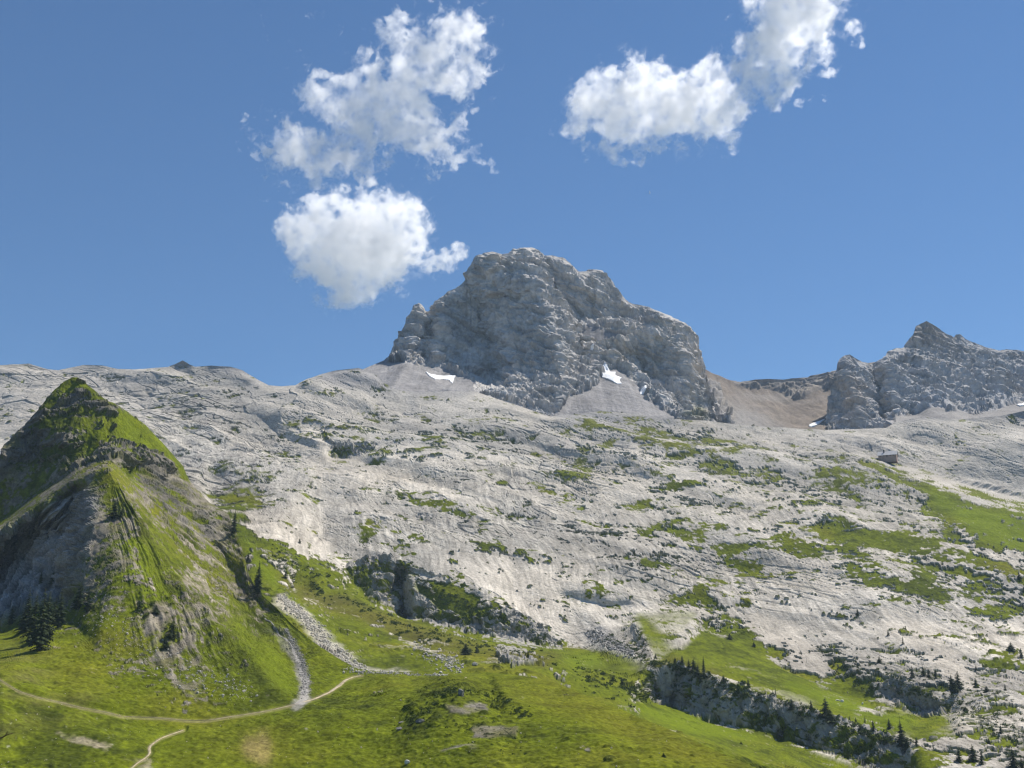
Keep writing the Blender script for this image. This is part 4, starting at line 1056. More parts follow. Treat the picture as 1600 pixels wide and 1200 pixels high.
cloud(CC, 3600, 1.8, 0.018, 0.30, 35, 'long bright white cloud climbing towards the upper right of the sky', 0.15)
cloud([(383, 190, 5), (388, 200, 5), (393, 213, 5), (397, 227, 4.5), (401, 243, 4)], 3700, 1.2, 0.012, 0.45, 5, 'thin faint wisp of cloud alone in the left sky')
# ================================================================= THINGS ON THE TERRAIN
def ribbon(name, sheet, pts, width, mat, lift=0.22, kind='structure', wob=0.3, seed=0):
    """a worn strip laid on the ground along surveyed points"""
    r_ = np.random.RandomState(seed)
    C = [sheet.at(u, v) for u, v in pts]
    # resample
    seg = [np.linalg.norm(C[i + 1] - C[i]) for i in range(len(C) - 1)]
    uv = []
    for i in range(len(pts) - 1):
        n = max(2, int(seg[i] / 0.8))
        for k in range(n):
            t = k / n
            uv.append((pts[i][0] * (1 - t) + pts[i + 1][0] * t, pts[i][1] * (1 - t) + pts[i + 1][1] * t))
    uv.append(pts[-1])
    U_ = np.array(uv)
    k = np.ones(7) / 7
    U_ = np.stack([np.convolve(np.pad(U_[:, i], 3, mode='edge'), k, mode='valid') for i in (0, 1)], 1)
    n = len(U_)
    wn = 1 + wob * np.interp(np.arange(n), np.arange(0, n + 8, 6), r_.uniform(-1, 1, len(np.arange(0, n + 8, 6))))
    C = np.array([sheet.at(a, b) for a, b in U_])
    T = np.gradient(C, axis=0); T[:, 2] = 0; T /= np.linalg.norm(T, axis=1, keepdims=True) + 1e-9
    S = np.stack([T[:, 1], -T[:, 0], 0 * T[:, 0]], 1)
    w_ = (width if np.isscalar(width) else np.interp(np.linspace(0, 1, n), np.linspace(0, 1, len(width)), width)) * wn
    rows = []
    for s_ in (-1, -0.5, 0, 0.5, 1):
        q = C + S * (w_ * s_ * 0.5)[:, None]
        for i in range(n):
            uu, vv = project(q[i]); z = sheet.at(uu, vv)
            q[i] = z if abs(z[1] - q[i, 1]) < 8 else q[i]
        q[:, 2] += lift * (1.0 - abs(s_) * 0.75)
        rows.append(q)
    A = np.stack(rows, 1)
    idx = np.arange(n * 5).reshape(n, 5)
    F = np.stack([idx[:-1, :-1], idx[1:, :-1], idx[1:, 1:], idx[:-1, 1:]], -1).reshape(-1, 4)
    o = mesh_obj(name, A.reshape(-1, 3), F, mat)
    o['kind'] = kind
    return o

M_path = plain_material('trodden_earth', (0.37, 0.31, 0.21), 0.95, 0.35, 0.5)
M_stone = plain_material('pale_stone', (0.42, 0.39, 0.34), 0.9, 0.35, 0.9)
M_grey = plain_material('grey_stone', (0.27, 0.255, 0.235), 0.9, 0.35, 0.9)
M_dark = plain_material('lichen_rock', (0.17, 0.165, 0.15), 0.9, 0.4, 0.7)
M_snow = plain_material('old_snow', (0.82, 0.83, 0.85), 0.7, 0.06, 0.2)
M_white = plain_material('white_stone', (0.66, 0.63, 0.56), 0.85, 0.15, 1.0)
ribbon('path', front, [(-30, 1052), (0, 1063), (12, 1071), (30, 1082), (60, 1092), (90, 1098), (125, 1107), (160, 1113), (192, 1121)], 0.6, M_path, seed=1, wob=0.8)
ribbon('path', front, [(190, 1121), (215, 1122), (255, 1123), (290, 1127), (325, 1127), (360, 1121), (400, 1115), (430, 1109), (460, 1102), (490, 1093), (515, 1082), (530, 1072), (540, 1063), (552, 1058), (566, 1056)], [1.4, 1.7, 1.3, 1.0, 1.2, 1.9, 1.0], M_path, seed=2)
ribbon('path', front, [(288, 1142), (270, 1148), (250, 1155), (237, 1164), (232, 1170), (235, 1177), (228, 1185), (216, 1192), (200, 1206)], 0.6, M_path, seed=3)

def stone_mesh(r_, n=1):
    """one irregular split block"""
    import bmesh
    bm = bmesh.new(); bmesh.ops.create_icosphere(bm, subdivisions=n, radius=1.0)
    V = np.array([v.co[:] for v in bm.verts]); F = np.array([[v.index for v in f.verts] for f in bm.faces]); bm.free()
    for k in range(7):
        d = r_.normal(size=3); d /= np.linalg.norm(d); c = r_.uniform(0.45, 0.8)
        p = V @ d; V = V - np.maximum(p - c, 0)[:, None] * d * 0.95
    V *= r_.uniform(0.65, 1.2, 3)
    return V, F
_r = np.random.RandomState(3)
STONES = [stone_mesh(_r) for _ in range(8)]
def stone_field(name, sheet, spots, mat, label=None):
    """spots: (u, v, radius in metres); one mass of loose stones"""
    Vs, Fs, n = [], [], 0
    for i, (u, v, rad) in enumerate(spots):
        V, F = STONES[i % 8]
        a = _r.uniform(0, 6.28); c, s_ = math.cos(a), math.sin(a)
        R = np.array([[c, -s_, 0], [s_, c, 0], [0, 0, 1]])
        Vs.append(V @ R.T * rad + sheet.at(u, v) + np.array([0, 0, rad * 0.25])); Fs.append(F + n); n += len(V)
    o = mesh_obj(name, np.concatenate(Vs), np.concatenate(Fs), mat, smooth=False)
    o['kind'] = 'stuff'
    return o
def along(line, n, spread, rmin, rmax, seed):
    r_ = np.random.RandomState(seed)
    L = np.array(line, float); t = np.linspace(0, 1, len(L)); out = []
    for _ in range(n):
        k = r_.uniform(0, 1)
        u, v = np.interp(k, t, L[:, 0]), np.interp(k, t, L[:, 1])
        sp = np.interp(k, t, L[:, 2]) if L.shape[1] > 2 else spread
        q = r_.normal(0, 0.5, 2) * sp
        out.append((u + q[0], v + q[1] * 0.8, rmin * (rmax / rmin) ** (r_.uniform() ** 2.2)))
    return out
# rubble streams
stone_field('scree', front, along([(446, 985, 3), (458, 1003, 5), (468, 1022, 6), (474, 1045, 7), (478, 1068, 8), (472, 1090, 7)], 1300, 6, 0.16, 0.6, 1), M_grey)
ribbon('gully_bed', front, [(412, 972), (432, 985), (446, 997), (457, 1010), (466, 1030), (472, 1052), (476, 1075), (474, 1094), (466, 1103)], [0.5, 0.8, 1.3, 2.2, 2.6, 3.0, 2.6], M_grey, seed=4, wob=.4)
stone_field('scree', lime, along([(440, 938, 8), (455, 952, 9), (475, 970, 10), (500, 992, 12), (525, 1012, 11), (550, 1030, 9), (580, 1042, 7), (620, 1048, 4)], 2600, 8, 0.28, 1.25, 2), M_stone)
stone_field('scree', front, along([(540, 1046, 9), (580, 1052, 5), (640, 1054, 3), (700, 1056, 3)], 260, 4, 0.25, 0.9, 3), M_stone)
stone_field('scree', lime, along([(925, 992, 8), (945, 1002, 12), (965, 1014, 14), (985, 1024, 10)], 700, 8, 0.4, 1.8, 4), M_grey)
stone_field('scree', lime, along([(650, 1010, 14), (690, 1028, 18), (720, 1040, 10)], 420, 8, 0.35, 1.3, 5), M_stone)
r5 = np.random.RandomState(55)
stone_field('scree', front, [(r5.uniform(-20, 1000), 0, 0) and (u_, v_, s_) for u_, v_, s_ in zip(r5.uniform(-20, 1050, 300), 1070 + 130 * r5.uniform(0, 1, 300) ** 0.7, 0.1 + 0.3 * r5.uniform(0, 1, 300) ** 4)], M_stone)
stone_field('scree', front, along([(150, 960, 30), (220, 1010, 50), (300, 1050, 45), (390, 1090, 20)], 700, 40, 0.15, 0.7, 6), M_stone)

def boulder(sheet, u, v, r, mat, label, sub=2, seed=0, sc_=(1, 1, 1), group=None):
    r_ = np.random.RandomState(seed)
    V, F = stone_mesh(r_, 3)
    V = V * np.array(sc_) * r
    V += (fbm(V, r * 0.5, 3, seed) * r * 0.16)[:, None] * (V / (np.linalg.norm(V, axis=1, keepdims=True) + 1e-6))
    o = mesh_obj('boulder', V, F, mat, smooth=False)
    p = sheet.at(u, v); o.location = (p[0], p[1], p[2] + r * sc_[2] * 0.45)
    tag(o, label, 'boulder', group)
    return o
boulder(front, 720, 1090, 1.5, M_dark, 'dark upright boulder crowning the grassy knoll in the meadow', seed=1, sc_=(0.9, 0.9, 1.5))
boulder(front, 656, 1129, 1.1, M_dark, 'dark boulder among shrubs left of the grassy knoll', seed=2, sc_=(1.5, 1, 0.8))
boulder(front, 627, 1131, 0.9, M_dark, 'low dark boulder left of the knoll, upper of a close pair', seed=3, sc_=(1.6, 1, 0.6))
boulder(front, 625, 1140, 0.9, M_dark, 'low dark boulder left of the knoll, lower of a close pair', seed=4, sc_=(1.6, 1, 0.7))
boulder(front, 636, 1191, 0.75, M_white, 'small slanting pale boulder alone at the bottom edge of the meadow', seed=5, sc_=(1.3, 0.7, 1))
boulder(lime, 1309, 1095, 1.0, M_white, 'white stone on the bright green shelf, left of two together', seed=6, sc_=(1.4, 0.8, 0.7))
boulder(lime, 1316, 1097, 1.1, M_white, 'white stone on the bright green shelf, right of two together', seed=7, sc_=(1.5, 0.8, 0.8))
boulder(lime, 1348, 1099, 0.9, M_white, 'single white stone at the right end of the green shelf', seed=8)
boulder(lime, 742, 1040, 1.4, M_stone, 'pale boulder at the foot of the rubble slope beyond the meadow', seed=9)
boulder(lime, 612, 1044, 1.3, M_stone, 'pale boulder where the rubble stream reaches the meadow', seed=10)

# ---- snow
def snow_patch(sheet, outline, label, lift=0.7):
    n = 26
    us = [p[0] for p in outline]; vs = [p[1] for p in outline]
    u0, u1, v0, v1 = min(us) - 1, max(us) + 1, min(vs) - 1, max(vs) + 1
    nu = int((u1 - u0) / 0.8) + 1; nv = int((v1 - v0) / 0.6) + 1
    G = {}; V = []; F = []
    def inside(u, v):
        c = False; m = len(outline)
        for i in range(m):
            x1, y1 = outline[i]; x2, y2 = outline[(i + 1) % m]
            if (y1 > v) != (y2 > v) and u < (x2 - x1) * (v - y1) / (y2 - y1) + x1: c = not c
        return c
    def vert(i, j, low):
        if (i, j, low) not in G:
            p = sheet.at(u0 + i * 0.8, v0 + j * 0.6)
            back = p / np.linalg.norm(p)
            q = p - back * lift + np.array([0, 0, lift * 0.8]) if not low else p + back * 1.5 - np.array([0, 0, 1.5])
            G[(i, j, low)] = len(V); V.append(q)
        return G[(i, j, low)]
    cells = {(i, j) for i in range(nu) for j in range(nv) if inside(u0 + (i + .5) * 0.8, v0 + (j + .5) * 0.6)}
    for i, j in cells:
        F.append((vert(i, j, 0), vert(i, j + 1, 0), vert(i + 1, j + 1, 0), vert(i + 1, j, 0)))
        for di, dj, a, b in ((-1, 0, (i, j), (i, j + 1)), (1, 0, (i + 1, j + 1), (i + 1, j)), (0, -1, (i + 1, j), (i, j)), (0, 1, (i, j + 1), (i + 1, j + 1))):
            if (i + di, j + dj) not in cells:
                F.append((vert(*a, 0), vert(*a, 1), vert(*b, 1), vert(*b, 0)))
    if F:
        o = mesh_obj('snow_patch', V, F, M_snow); tag(o, label, 'snow patch', 'snow patches at the foot of the peaks')
snow_patch(peak, [(664, 581), (672, 585), (686, 587), (700, 587), (712, 588), (709, 593), (707, 599), (702, 594), (692, 592), (680, 593), (671, 588)], 'long thin white snow patch on grey scree left of the main summit wall')
snow_patch(peak, [(941, 579), (945, 575), (950, 576), (953, 581), (962, 581), (961, 587), (971, 590), (968, 594), (972, 600), (965, 600), (955, 594), (940, 589), (946, 584)], 'largest ragged white snow patch, in the gully of the main summit')
snow_patch(peak, [(926, 551), (929, 550), (928, 555), (925, 554)], 'tiny white snow speck high above the ragged snow patch')
snow_patch(peak, [(1000, 612), (1005, 613), (1005, 618), (1000, 617)], 'small square snow speck at the foot of the right hand tower')
snow_patch(sad, [(1264, 665), (1272, 662), (1284, 659), (1289, 657), (1282, 662), (1274, 667), (1266, 668)], 'curved white snow streak at the bottom of the brown bowl', lift=1.5)
snow_patch(rpk, [(1352, 668), (1361, 667), (1361, 671), (1355, 672)], 'small white snow patch under the dark right hand tower', lift=1.5)
snow_patch(rpk, [(1588, 634), (1601, 631), (1604, 634), (1593, 636)], 'thin snow streak at the right edge below the jagged peak', lift=1.5)

# ---- refuge hut
def hut():
    a = lime.at(1372, 718); b = lime.at(1399, 716)
    mpx = np.linalg.norm(a) / FPX * 0.97
    Wd, H, Dp, Rf = 27 * mpx, 3.6 * mpx, 16 * mpx, 6.5 * mpx
    root = bpy.data.objects.new('mountain_hut', None); COL.objects.link(root)
    p = (a + b) / 2; root.location = (p[0], p[1] - 4, p[2] + 0.2); root.rotation_euler = (0, 0, math.radians(-24))
    tag(root, 'long stone mountain hut with grey metal roof and dark chimney on the rocky shelf', 'hut')
    m_wall = plain_material('hut_wall', (0.36, 0.26, 0.22), .9, .15, .5); m_roof = plain_material('metal_roof', (0.36, 0.36, 0.375), 0.6, .08, .3); m_dk = plain_material('dark_opening', (0.03, 0.03, 0.035), .4, .1, 1)
    def box(name, x0, x1, y0, y1, z0, z1, m, par):
        V = [(x, y, z) for z in (z0, z1) for x, y in ((x0, y0), (x1, y0), (x1, y1), (x0, y1))]
        F = [(0, 3, 2, 1), (4, 5, 6, 7), (0, 1, 5, 4), (1, 2, 6, 5), (2, 3, 7, 6), (3, 0, 4, 7)]
        return mesh_obj(name, V, F, m, par, smooth=False)
    x, y = Wd / 2, Dp / 2
    V = [(-x, -y, -5), (x, -y, -5), (x, y, -5), (-x, y, -5), (-x, -y, H), (x, -y, H), (x, y, H), (-x, y, H), (-x, 0, H + Rf), (x, 0, H + Rf)]
    F = [(0, 1, 5, 4), (2, 3, 7, 6), (1, 2, 6, 5), (3, 0, 4, 7)]
    wl_ = mesh_obj('wall', V, F, m_wall, root, smooth=False)
    mesh_obj('gable', [V[5], V[6], V[9]], [(0, 1, 2)], m_wall, root, smooth=False); mesh_obj('gable', [V[7], V[4], V[8]], [(0, 1, 2)], m_wall, root, smooth=False)
    e = 0.9; t = 0.35; k = Rf / y
    def slab(s):
        yo = s * (y + e); zo = H - e * k
        V = [(-x - e, yo, zo), (x + e, yo, zo), (x + e, 0, H + Rf), (-x - e, 0, H + Rf)]
        return V
    A, B = slab(-1), slab(1)
    Vr = [(a_, b_, c_ + .05) for a_, b_, c_ in A + B] + [(a_, b_, c_ + t) for a_, b_, c_ in A + B]
    Fr = [(0, 1, 2, 3), (7, 6, 5, 4), (8, 9, 10, 11), (12, 15, 14, 13), (0, 8, 9, 1), (4, 5, 13, 12), (0, 3, 11, 8), (1, 9, 10, 2), (4, 12, 15, 7), (5, 6, 14, 13)]
    rf = mesh_obj('roof', Vr, Fr, m_roof, root, smooth=False)
    box('chimney', -x * 0.45, -x * 0.45 + 1.1, -y * 0.45, -y * 0.45 + 1.1, H + Rf * 0.2, H + Rf + 1.6, m_dk, rf)
    for i in range(5):
        cx = -x + Wd * (i + 0.6) / 5.4
        box('window' if i != 2 else 'door', cx - 0.5, cx + 0.5, -y - 0.06, -y + 0.1, 0.3 if i == 2 else 1.1, 2.3, m_dk, wl_)
hut()

# ---- conifers
M_needle = plain_material('spruce_needles', (0.032, 0.050, 0.013), 0.8, 0.45, 0.9, trans=0.15)
M_needle2 = plain_material('larch_needles', (0.055, 0.080, 0.017), 0.8, 0.45, 0.9, trans=0.2)
M_bark = plain_material('bark', (0.10, 0.08, 0.06), 0.9, 0.3, 2.0)
M_leaf = plain_material('shrub_leaves', (0.05, 0.075, 0.014), 0.8, 0.45, 1.2, trans=0.2)
def conifer_parts(seed, whorls, slim, lean=0.0, gaps=0.15):
    """unit-height spruce: tapered trunk and drooping boughs of needle sprays"""
    r_ = np.random.RandomState(seed)
    V, F = [], []
    k = 7
    zs = np.linspace(-0.06, 0.98, 9)
    for z in zs:
        rad = 0.018 * (1 - z) + 0.002
        for i in range(k): V.append((rad * math.cos(i * 6.283 / k) + lean * z * z, rad * math.sin(i * 6.283 / k), z))
    for j in range(len(zs) - 1):
        for i in range(k): F.append((j * k + i, j * k + (i + 1) % k, (j + 1) * k + (i + 1) % k, (j + 1) * k + i))
    trunk = (V, F)
    V, F = [], []
    for w_ in range(whorls):
        z = 0.05 + 0.93 * (w_ / whorls) ** 0.92
        L0 = slim * (1 - z) ** 0.85 * (0.62 + 0.38 * min(1, z * 7)) + 0.012
        nb = 7 if z < 0.8 else 5
        a0 = r_.uniform(0, 6.28)
        for b in range(nb):
            if r_.uniform() < gaps: continue
            a = a0 + 6.283 * b / nb + r_.normal(0, 0.25); Lb = L0 * r_.uniform(0.45, 1.25)
            zz = z + r_.normal(0, 0.012)
            d = np.array([math.cos(a), math.sin(a), 0]); s_ = np.array([-d[1], d[0], 0])
            n = 5
            for i in range(n):
                t0 = i / n; t1 = (i + 1.25) / n
                p0 = d * Lb * t0 + np.array([lean * z * z, 0, zz - 0.10 * Lb * 4 * t0 ** 1.5 * 0.8]); p1 = d * Lb * t1 + np.array([lean * z * z, 0, zz - 0.10 * Lb * 4 * t1 ** 1.3 * 0.8 - 0.004])
                wd = Lb * (0.30 * (1 - t0) + 0.10) * r_.uniform(0.7, 1.3)
                for sd_ in (-1, 1):
                    tip = p1 + s_ * sd_ * wd - np.array([0, 0, wd * r_.uniform(0.15, 0.6)])
                    m = len(V); V += [tuple(p0), tuple(p1), tuple(tip)]; F.append((m, m + 1, m + 2))
                hang = (p0 + p1) / 2 - np.array([0, 0, wd * 0.8]); m = len(V); V += [tuple(p0), tuple(p1), tuple(hang)]; F.append((m, m + 1, m + 2))
    return trunk, (V, F)
def mesh_only(name, V, F, mat):
    me = bpy.data.meshes.new(name); me.from_pydata([tuple(v) for v in V], [], [tuple(f) for f in F]); me.materials.append(mat); return me
TREES = {}
for key, args, mt in (('tall', (1, 30, 0.20), M_needle), ('tall2', (2, 28, 0.24), M_needle), ('slim', (3, 26, 0.15), M_needle2), ('small', (4, 20, 0.32), M_needle), ('small2', (5, 18, 0.40), M_needle), ('broad', (6, 18, 0.60), M_needle)):
    tr, cr_ = conifer_parts(*args)
    TREES[key] = (mesh_only('trunk', *tr, M_bark), mesh_only('crown', *cr_, mt))
def tree(sheet, u, v, hpx, key, label, group, cat='spruce', wide=1.0, rot=0.0):
    p = sheet.at(u, v); h = hpx * np.linalg.norm(p) / FPX
    root = bpy.data.objects.new('spruce_tree', None); COL.objects.link(root)
    root.location = (p[0], p[1], p[2] - 0.15); root.scale = (h * wide, h * wide, h); root.rotation_euler = (0, 0, rot)
    tag(root, label, cat, group)
    for nm, me in zip(('trunk', 'crown'), TREES[key]):
        o = bpy.data.objects.new(nm, me); COL.objects.link(o); o.parent = root
G1, G2 = 'spruces on the left hill', 'spruces among the rocks on the right'
for i, (u, v, h, k, w_, lab) in enumerate([
        (62, 1014, 92, 'tall', 1.0, 'tallest dark spruce of the clump at the foot of the shaded rock face, left edge'),
        (50, 1002, 70, 'tall2', 1.1, 'dark spruce just left of the tallest one in the left clump'),
        (40, 985, 62, 'tall', 1.0, 'slender spruce at the back of the left clump against grey rock'),
        (72, 992, 66, 'tall2', 1.0, 'dark spruce touching the right side of the tallest one in the left clump'),
        (18, 976, 28, 'small', 0.9, 'small spruce at the far left under the shaded rock face'),
        (36, 985, 40, 'small', 1.0, 'shorter spruce filling the left clump between two tall ones'),
        (92, 980, 55, 'tall', 1.1, 'narrow spruce standing apart, right of the tallest left clump tree'),
        (84, 972, 40, 'tall2', 1.0, 'spruce half hidden behind the narrow one right of the left clump'),
        (70, 925, 26, 'slim', 1.2, 'small spruce up on the grey face above the left clump'),
        (90, 918, 20, 'small', 1.0, 'tiny bushy spruce on a ledge of the shaded grey face'),
        (122, 952, 44, 'tall2', 1.1, 'dark spruce at the lower right corner of the shaded face, taller of a pair'),
        (137, 957, 40, 'tall', 1.1, 'dark spruce at the corner of the shaded face, right hand of a pair'),
        (112, 948, 26, 'small2', 1.0, 'low spruce left of the pair at the corner of the shaded face'),
        (178, 808, 30, 'small2', 1.1, 'single round dark spruce on the spur just below the lower pyramid tip'),
        (190, 806, 16, 'small', 1.0, 'little spruce beside the round one on the spur'),
        (216, 955, 17, 'small2', 1.2, 'small dark shrubby spruce on the rocky lower flank, upper left of two'),
        (243, 962, 15, 'broad', 1.2, 'low dark spruce bush on the rocky lower flank, upper right of two'),
        (268, 1000, 26, 'small2', 1.2, 'dark spruce on the striped rock of the lower flank'),
        (258, 1012, 18, 'small2', 1.3, 'shadowy spruce just under the one on the striped rock'),
        (366, 832, 36, 'tall2', 0.9, 'dark spruce on the right hand skyline of the left hill'),
        (404, 928, 52, 'tall', 0.9, 'tall spruce standing on the pale outcrop right of the left hill'),
        (400, 900, 26, 'small', 1.0, 'bushy spruce behind the tall one on the pale outcrop')]):
    tree(front, u, v, h, k, lab, G1, wide=w_, rot=i * 1.3)
RT = [(467, 850, 12, 'small2', 'tiny spruce on top of the rock knob right of the left hill'), (448, 900, 22, 'small', 'dark spruce in the shade under the rock knob'), (508, 935, 20, 'slim', 'thin spruce on the green slope below the recessed wall'),
      (388, 872, 20, 'small2', 'bushy spruce at the top of the bright green gully strip'),
      (728, 1020, 22, 'broad', 'round green bush tree at the edge of the meadow below the long ramp'), (745, 1018, 14, 'broad', 'smaller round bush right of the round green one below the ramp'),
      (1024, 1026, 14, 'small2', 'small spruce left of the cliff top'), (1055, 1034, 22, 'small', 'dark spruce at the left end of the lower right cliff top'), (1066, 1040, 30, 'small2', 'broad dark spruce on the cliff top, second from its left end'),
      (1077, 1044, 24, 'small', 'dark spruce on the cliff top between two taller ones'), (1088, 1052, 30, 'small2', 'wide dark spruce leaning over the cliff edge'), (1100, 1048, 34, 'tall', 'slim spruce rising over the left part of the cliff top'),
      (1097, 1060, 26, 'small2', 'dark spruce on the rim just below the slim one'), (1108, 1064, 22, 'broad', 'spreading dark spruce hanging on the cliff rim'), (972, 1070, 26, 'small2', 'lone dark spruce in the green hollow left of the cliff'),
      (958, 1064, 16, 'broad', 'low dark bush beside the lone spruce left of the cliff'), (1133, 1072, 20, 'small2', 'dark spruce growing from the middle of the cliff face'), (1162, 1072, 22, 'small2', 'bushy spruce on the cliff top right of its centre'),
      (1170, 1070, 20, 'small', 'pointed spruce beside the bushy one at the cliff centre'), (1199, 1082, 16, 'slim', 'thin spruce on grass above the cliff notch, shorter of two'), (1213, 1084, 30, 'slim', 'thin spruce on grass above the cliff notch, taller of two'),
      (1252, 1098, 9, 'small', 'tiny spruce on the pale cliff rim'), (1238, 1112, 26, 'small2', 'dark spruce just below the pale cliff rim, left part'), (1269, 1116, 20, 'small2', 'small dark spruce below the rim left of the big one'),
      (1293, 1128, 42, 'small2', 'biggest dark spruce on the lower right cliff'), (1300, 1134, 30, 'broad', 'broad spruce at the foot of the biggest cliff spruce'), (1328, 1128, 22, 'small', 'green spruce on the rim right of the biggest one'),
      (1338, 1132, 26, 'small', 'pointed green spruce on the rim, right of two alike'), (1352, 1128, 20, 'slim', 'very thin spruce alone on the bright green shelf'), (1365, 1150, 26, 'small2', 'dark spruce halfway down the right part of the cliff'),
      (1390, 1140, 22, 'small', 'spruce at the right end of the green shelf'), (1411, 1170, 46, 'tall2', 'tall dark spruce at the right end of the cliff'), (1420, 1178, 30, 'small2', 'dark spruce right against the foot of the tall cliff end spruce'),
      (1433, 1170, 26, 'small', 'slim dark spruce beside a grey block right of the cliff end'), (1411, 1006, 22, 'slim', 'thin spruce standing on the pale bare slab'), (1374, 1030, 20, 'broad', 'dark bushy spruce at the top of the green gully'),
      (1340, 966, 13, 'small2', 'small spruce on the rock shoulder above the slab'), (1388, 995, 11, 'small', 'tiny spruce on the ledge left of the thin slab spruce'), (1426, 1056, 24, 'small2', 'dark spruce at the left of the row above the folded crag'),
      (1443, 1050, 24, 'small', 'dark spruce second in the row above the folded crag'), (1452, 1054, 26, 'small2', 'dark spruce third in the row above the folded crag'), (1463, 1058, 28, 'small', 'pointed spruce at the right end of the row above the folded crag'),
      (1487, 1080, 30, 'small2', 'bushy dark spruce, left of the big pair below the slab'), (1498, 1082, 34, 'small', 'pointed dark spruce, right of the big pair below the slab'), (1494, 1086, 22, 'broad', 'low spreading spruce in front of the big pair below the slab'),
      (1525, 1074, 24, 'small2', 'dark spruce between the big pair and the right edge'), (1543, 1088, 20, 'broad', 'dark spreading spruce on the pale ledge near the right edge'), (1571, 1078, 18, 'small2', 'green rounded spruce on rock near the right edge'),
      (1526, 1040, 12, 'small2', 'tiny bush spruce on the slab near the right edge'), (1580, 1018, 16, 'broad', 'dark bush on the upper rocks, left of two at the right edge'), (1596, 1026, 18, 'small2', 'dark spruce on the upper rocks at the right edge'),
      (1592, 908, 14, 'broad', 'dark bush high on the slope at the right edge of the grass'), (1508, 1105, 14, 'broad', 'low dark bush above the grey block field'), (1545, 1165, 20, 'broad', 'dark bush in the green cleft of the lower right rocks'),
      (1500, 1196, 28, 'small2', 'dark spruce at the bottom edge, left of the lower right group'), (1521, 1192, 30, 'small2', 'dark spruce at the bottom edge, middle of the lower right group'), (1535, 1200, 26, 'small', 'dark spruce at the bottom edge, right of the middle one'),
      (1584, 1200, 34, 'small2', 'large dark spruce in the bottom right corner'), (1597, 1204, 30, 'tall2', 'dark spruce cut by the right edge in the bottom corner'), (1564, 1150, 26, 'small', 'dark spruce on the grey rocks above the bottom right corner'),
      (1178, 1010, 14, 'broad', 'dark bush at the top of the green slope under the white slab'), (1140, 998, 14, 'broad', 'dark bushy spruce at the top corner of the green slope'), (1345, 1146, 16, 'broad', 'small dark bush on the shaded cliff wall'),
      (1158, 1163, 7, 'broad', 'tiny round bush alone on the green slope below the cliff')]
for i, (u, v, h, k, lab) in enumerate(RT):
    tree(lime, u, v, h * (0.72 + 0.16 * math.sin(i * 5.3)) * (0.85 if 1000 < u < 1400 else 1.0), k, lab, G2, wide=1.05 + 0.25 * math.sin(i * 2.1), rot=i * 0.9)
tree(front, 1037, 1186, 8, 'broad', 'round dark bush alone on the right part of the meadow', G2)

# ---- shrubs too many to count: dwarf pine and alder on ledges
def shrubs(name, sheet, spots, mat, seed=0):
    r_ = np.random.RandomState(seed); V, F = [], []
    for u, v, rad in spots:
        p = sheet.at(u, v)
        n = int(26 + rad * 14)
        c = r_.normal(size=(n, 3)); c /= np.linalg.norm(c, axis=1, keepdims=True); c *= (r_.uniform(0.35, 1, (n, 1)) ** 0.5) * rad; c[:, 2] = np.abs(c[:, 2]) * 0.75
        s_ = rad * 0.30
        for q in c:
            a = r_.normal(size=3) * s_; b = r_.normal(size=3) * s_; m = len(V)
            V += [p + q, p + q + a, p + q + b]; F.append((m, m + 1, m + 2))
    o = mesh_obj(name, V, F, mat, smooth=False); o['kind'] = 'stuff'
sp = []
sp += along([(640, 1132, 8), (665, 1112, 10), (690, 1088, 10), (712, 1082, 8), (745, 1090, 12), (790, 1105, 14), (830, 1118, 10)], 300, 8, 0.35, 1.1, 21)
sp += along([(625, 1140, 12), (700, 1130, 22), (760, 1150, 28), (820, 1165, 24)], 160, 8, 0.25, 0.8, 22)
sp += along([(210, 955, 14), (250, 965, 14), (265, 1000, 12)], 50, 8, 0.4, 1.3, 23)
sp += along([(10, 725, 6), (60, 690, 14), (110, 650, 18), (150, 700, 16), (200, 735, 20), (280, 780, 20), (340, 850, 18)], 90, 10, 0.4, 1.2, 24)
shrubs('shrubs', front, sp, M_leaf, 1)
sp = []
sp += along([(430, 860, 14), (460, 890, 16), (500, 910, 20), (560, 940, 14), (620, 975, 12), (700, 1000, 12), (780, 1015, 12), (860, 1030, 12)], 420, 10, 0.6, 2.0, 25)
sp += along([(1010, 1035, 10), (1060, 1045, 12), (1120, 1070, 12), (1200, 1095, 12), (1280, 1125, 12), (1360, 1150, 12), (1430, 1175, 14)], 420, 10, 0.6, 2.2, 26)
sp += along([(1040, 1070, 14), (1120, 1100, 20), (1250, 1150, 20), (1380, 1190, 20)], 200, 10, 0.6, 1.8, 27)
sp += along([(640, 900, 12), (700, 930, 18), (780, 970, 14), (870, 1010, 8)], 200, 10, 0.6, 1.8, 28)
sp += along([(1320, 1030, 30), (1400, 1070, 30), (1480, 1090, 26), (1560, 1120, 30), (1600, 1180, 40)], 420, 10, 0.6, 2.0, 29)
sp += along([(900, 1050, 20), (960, 1070, 24), (1020, 1090, 18)], 170, 10, 0.6, 2.0, 30)
sp += along([(1000, 900, 80), (1150, 940, 90), (1300, 900, 90), (1500, 960, 90)], 130, 10, 0.5, 1.5, 31)
sp += along([(500, 680, 60), (700, 740, 120), (950, 740, 120), (1250, 760, 120)], 50, 10, 0.7, 2.0, 32)
sp += along([(945, 998, 10), (975, 1010, 12), (1005, 1028, 12)], 170, 10, 0.5, 1.8, 33)
sp += along([(985, 1080, 10), (1010, 1060, 10), (1012, 1100, 12)], 90, 10, 0.5, 1.8, 34)
shrubs('shrubs', lime, sp, M_leaf, 2)

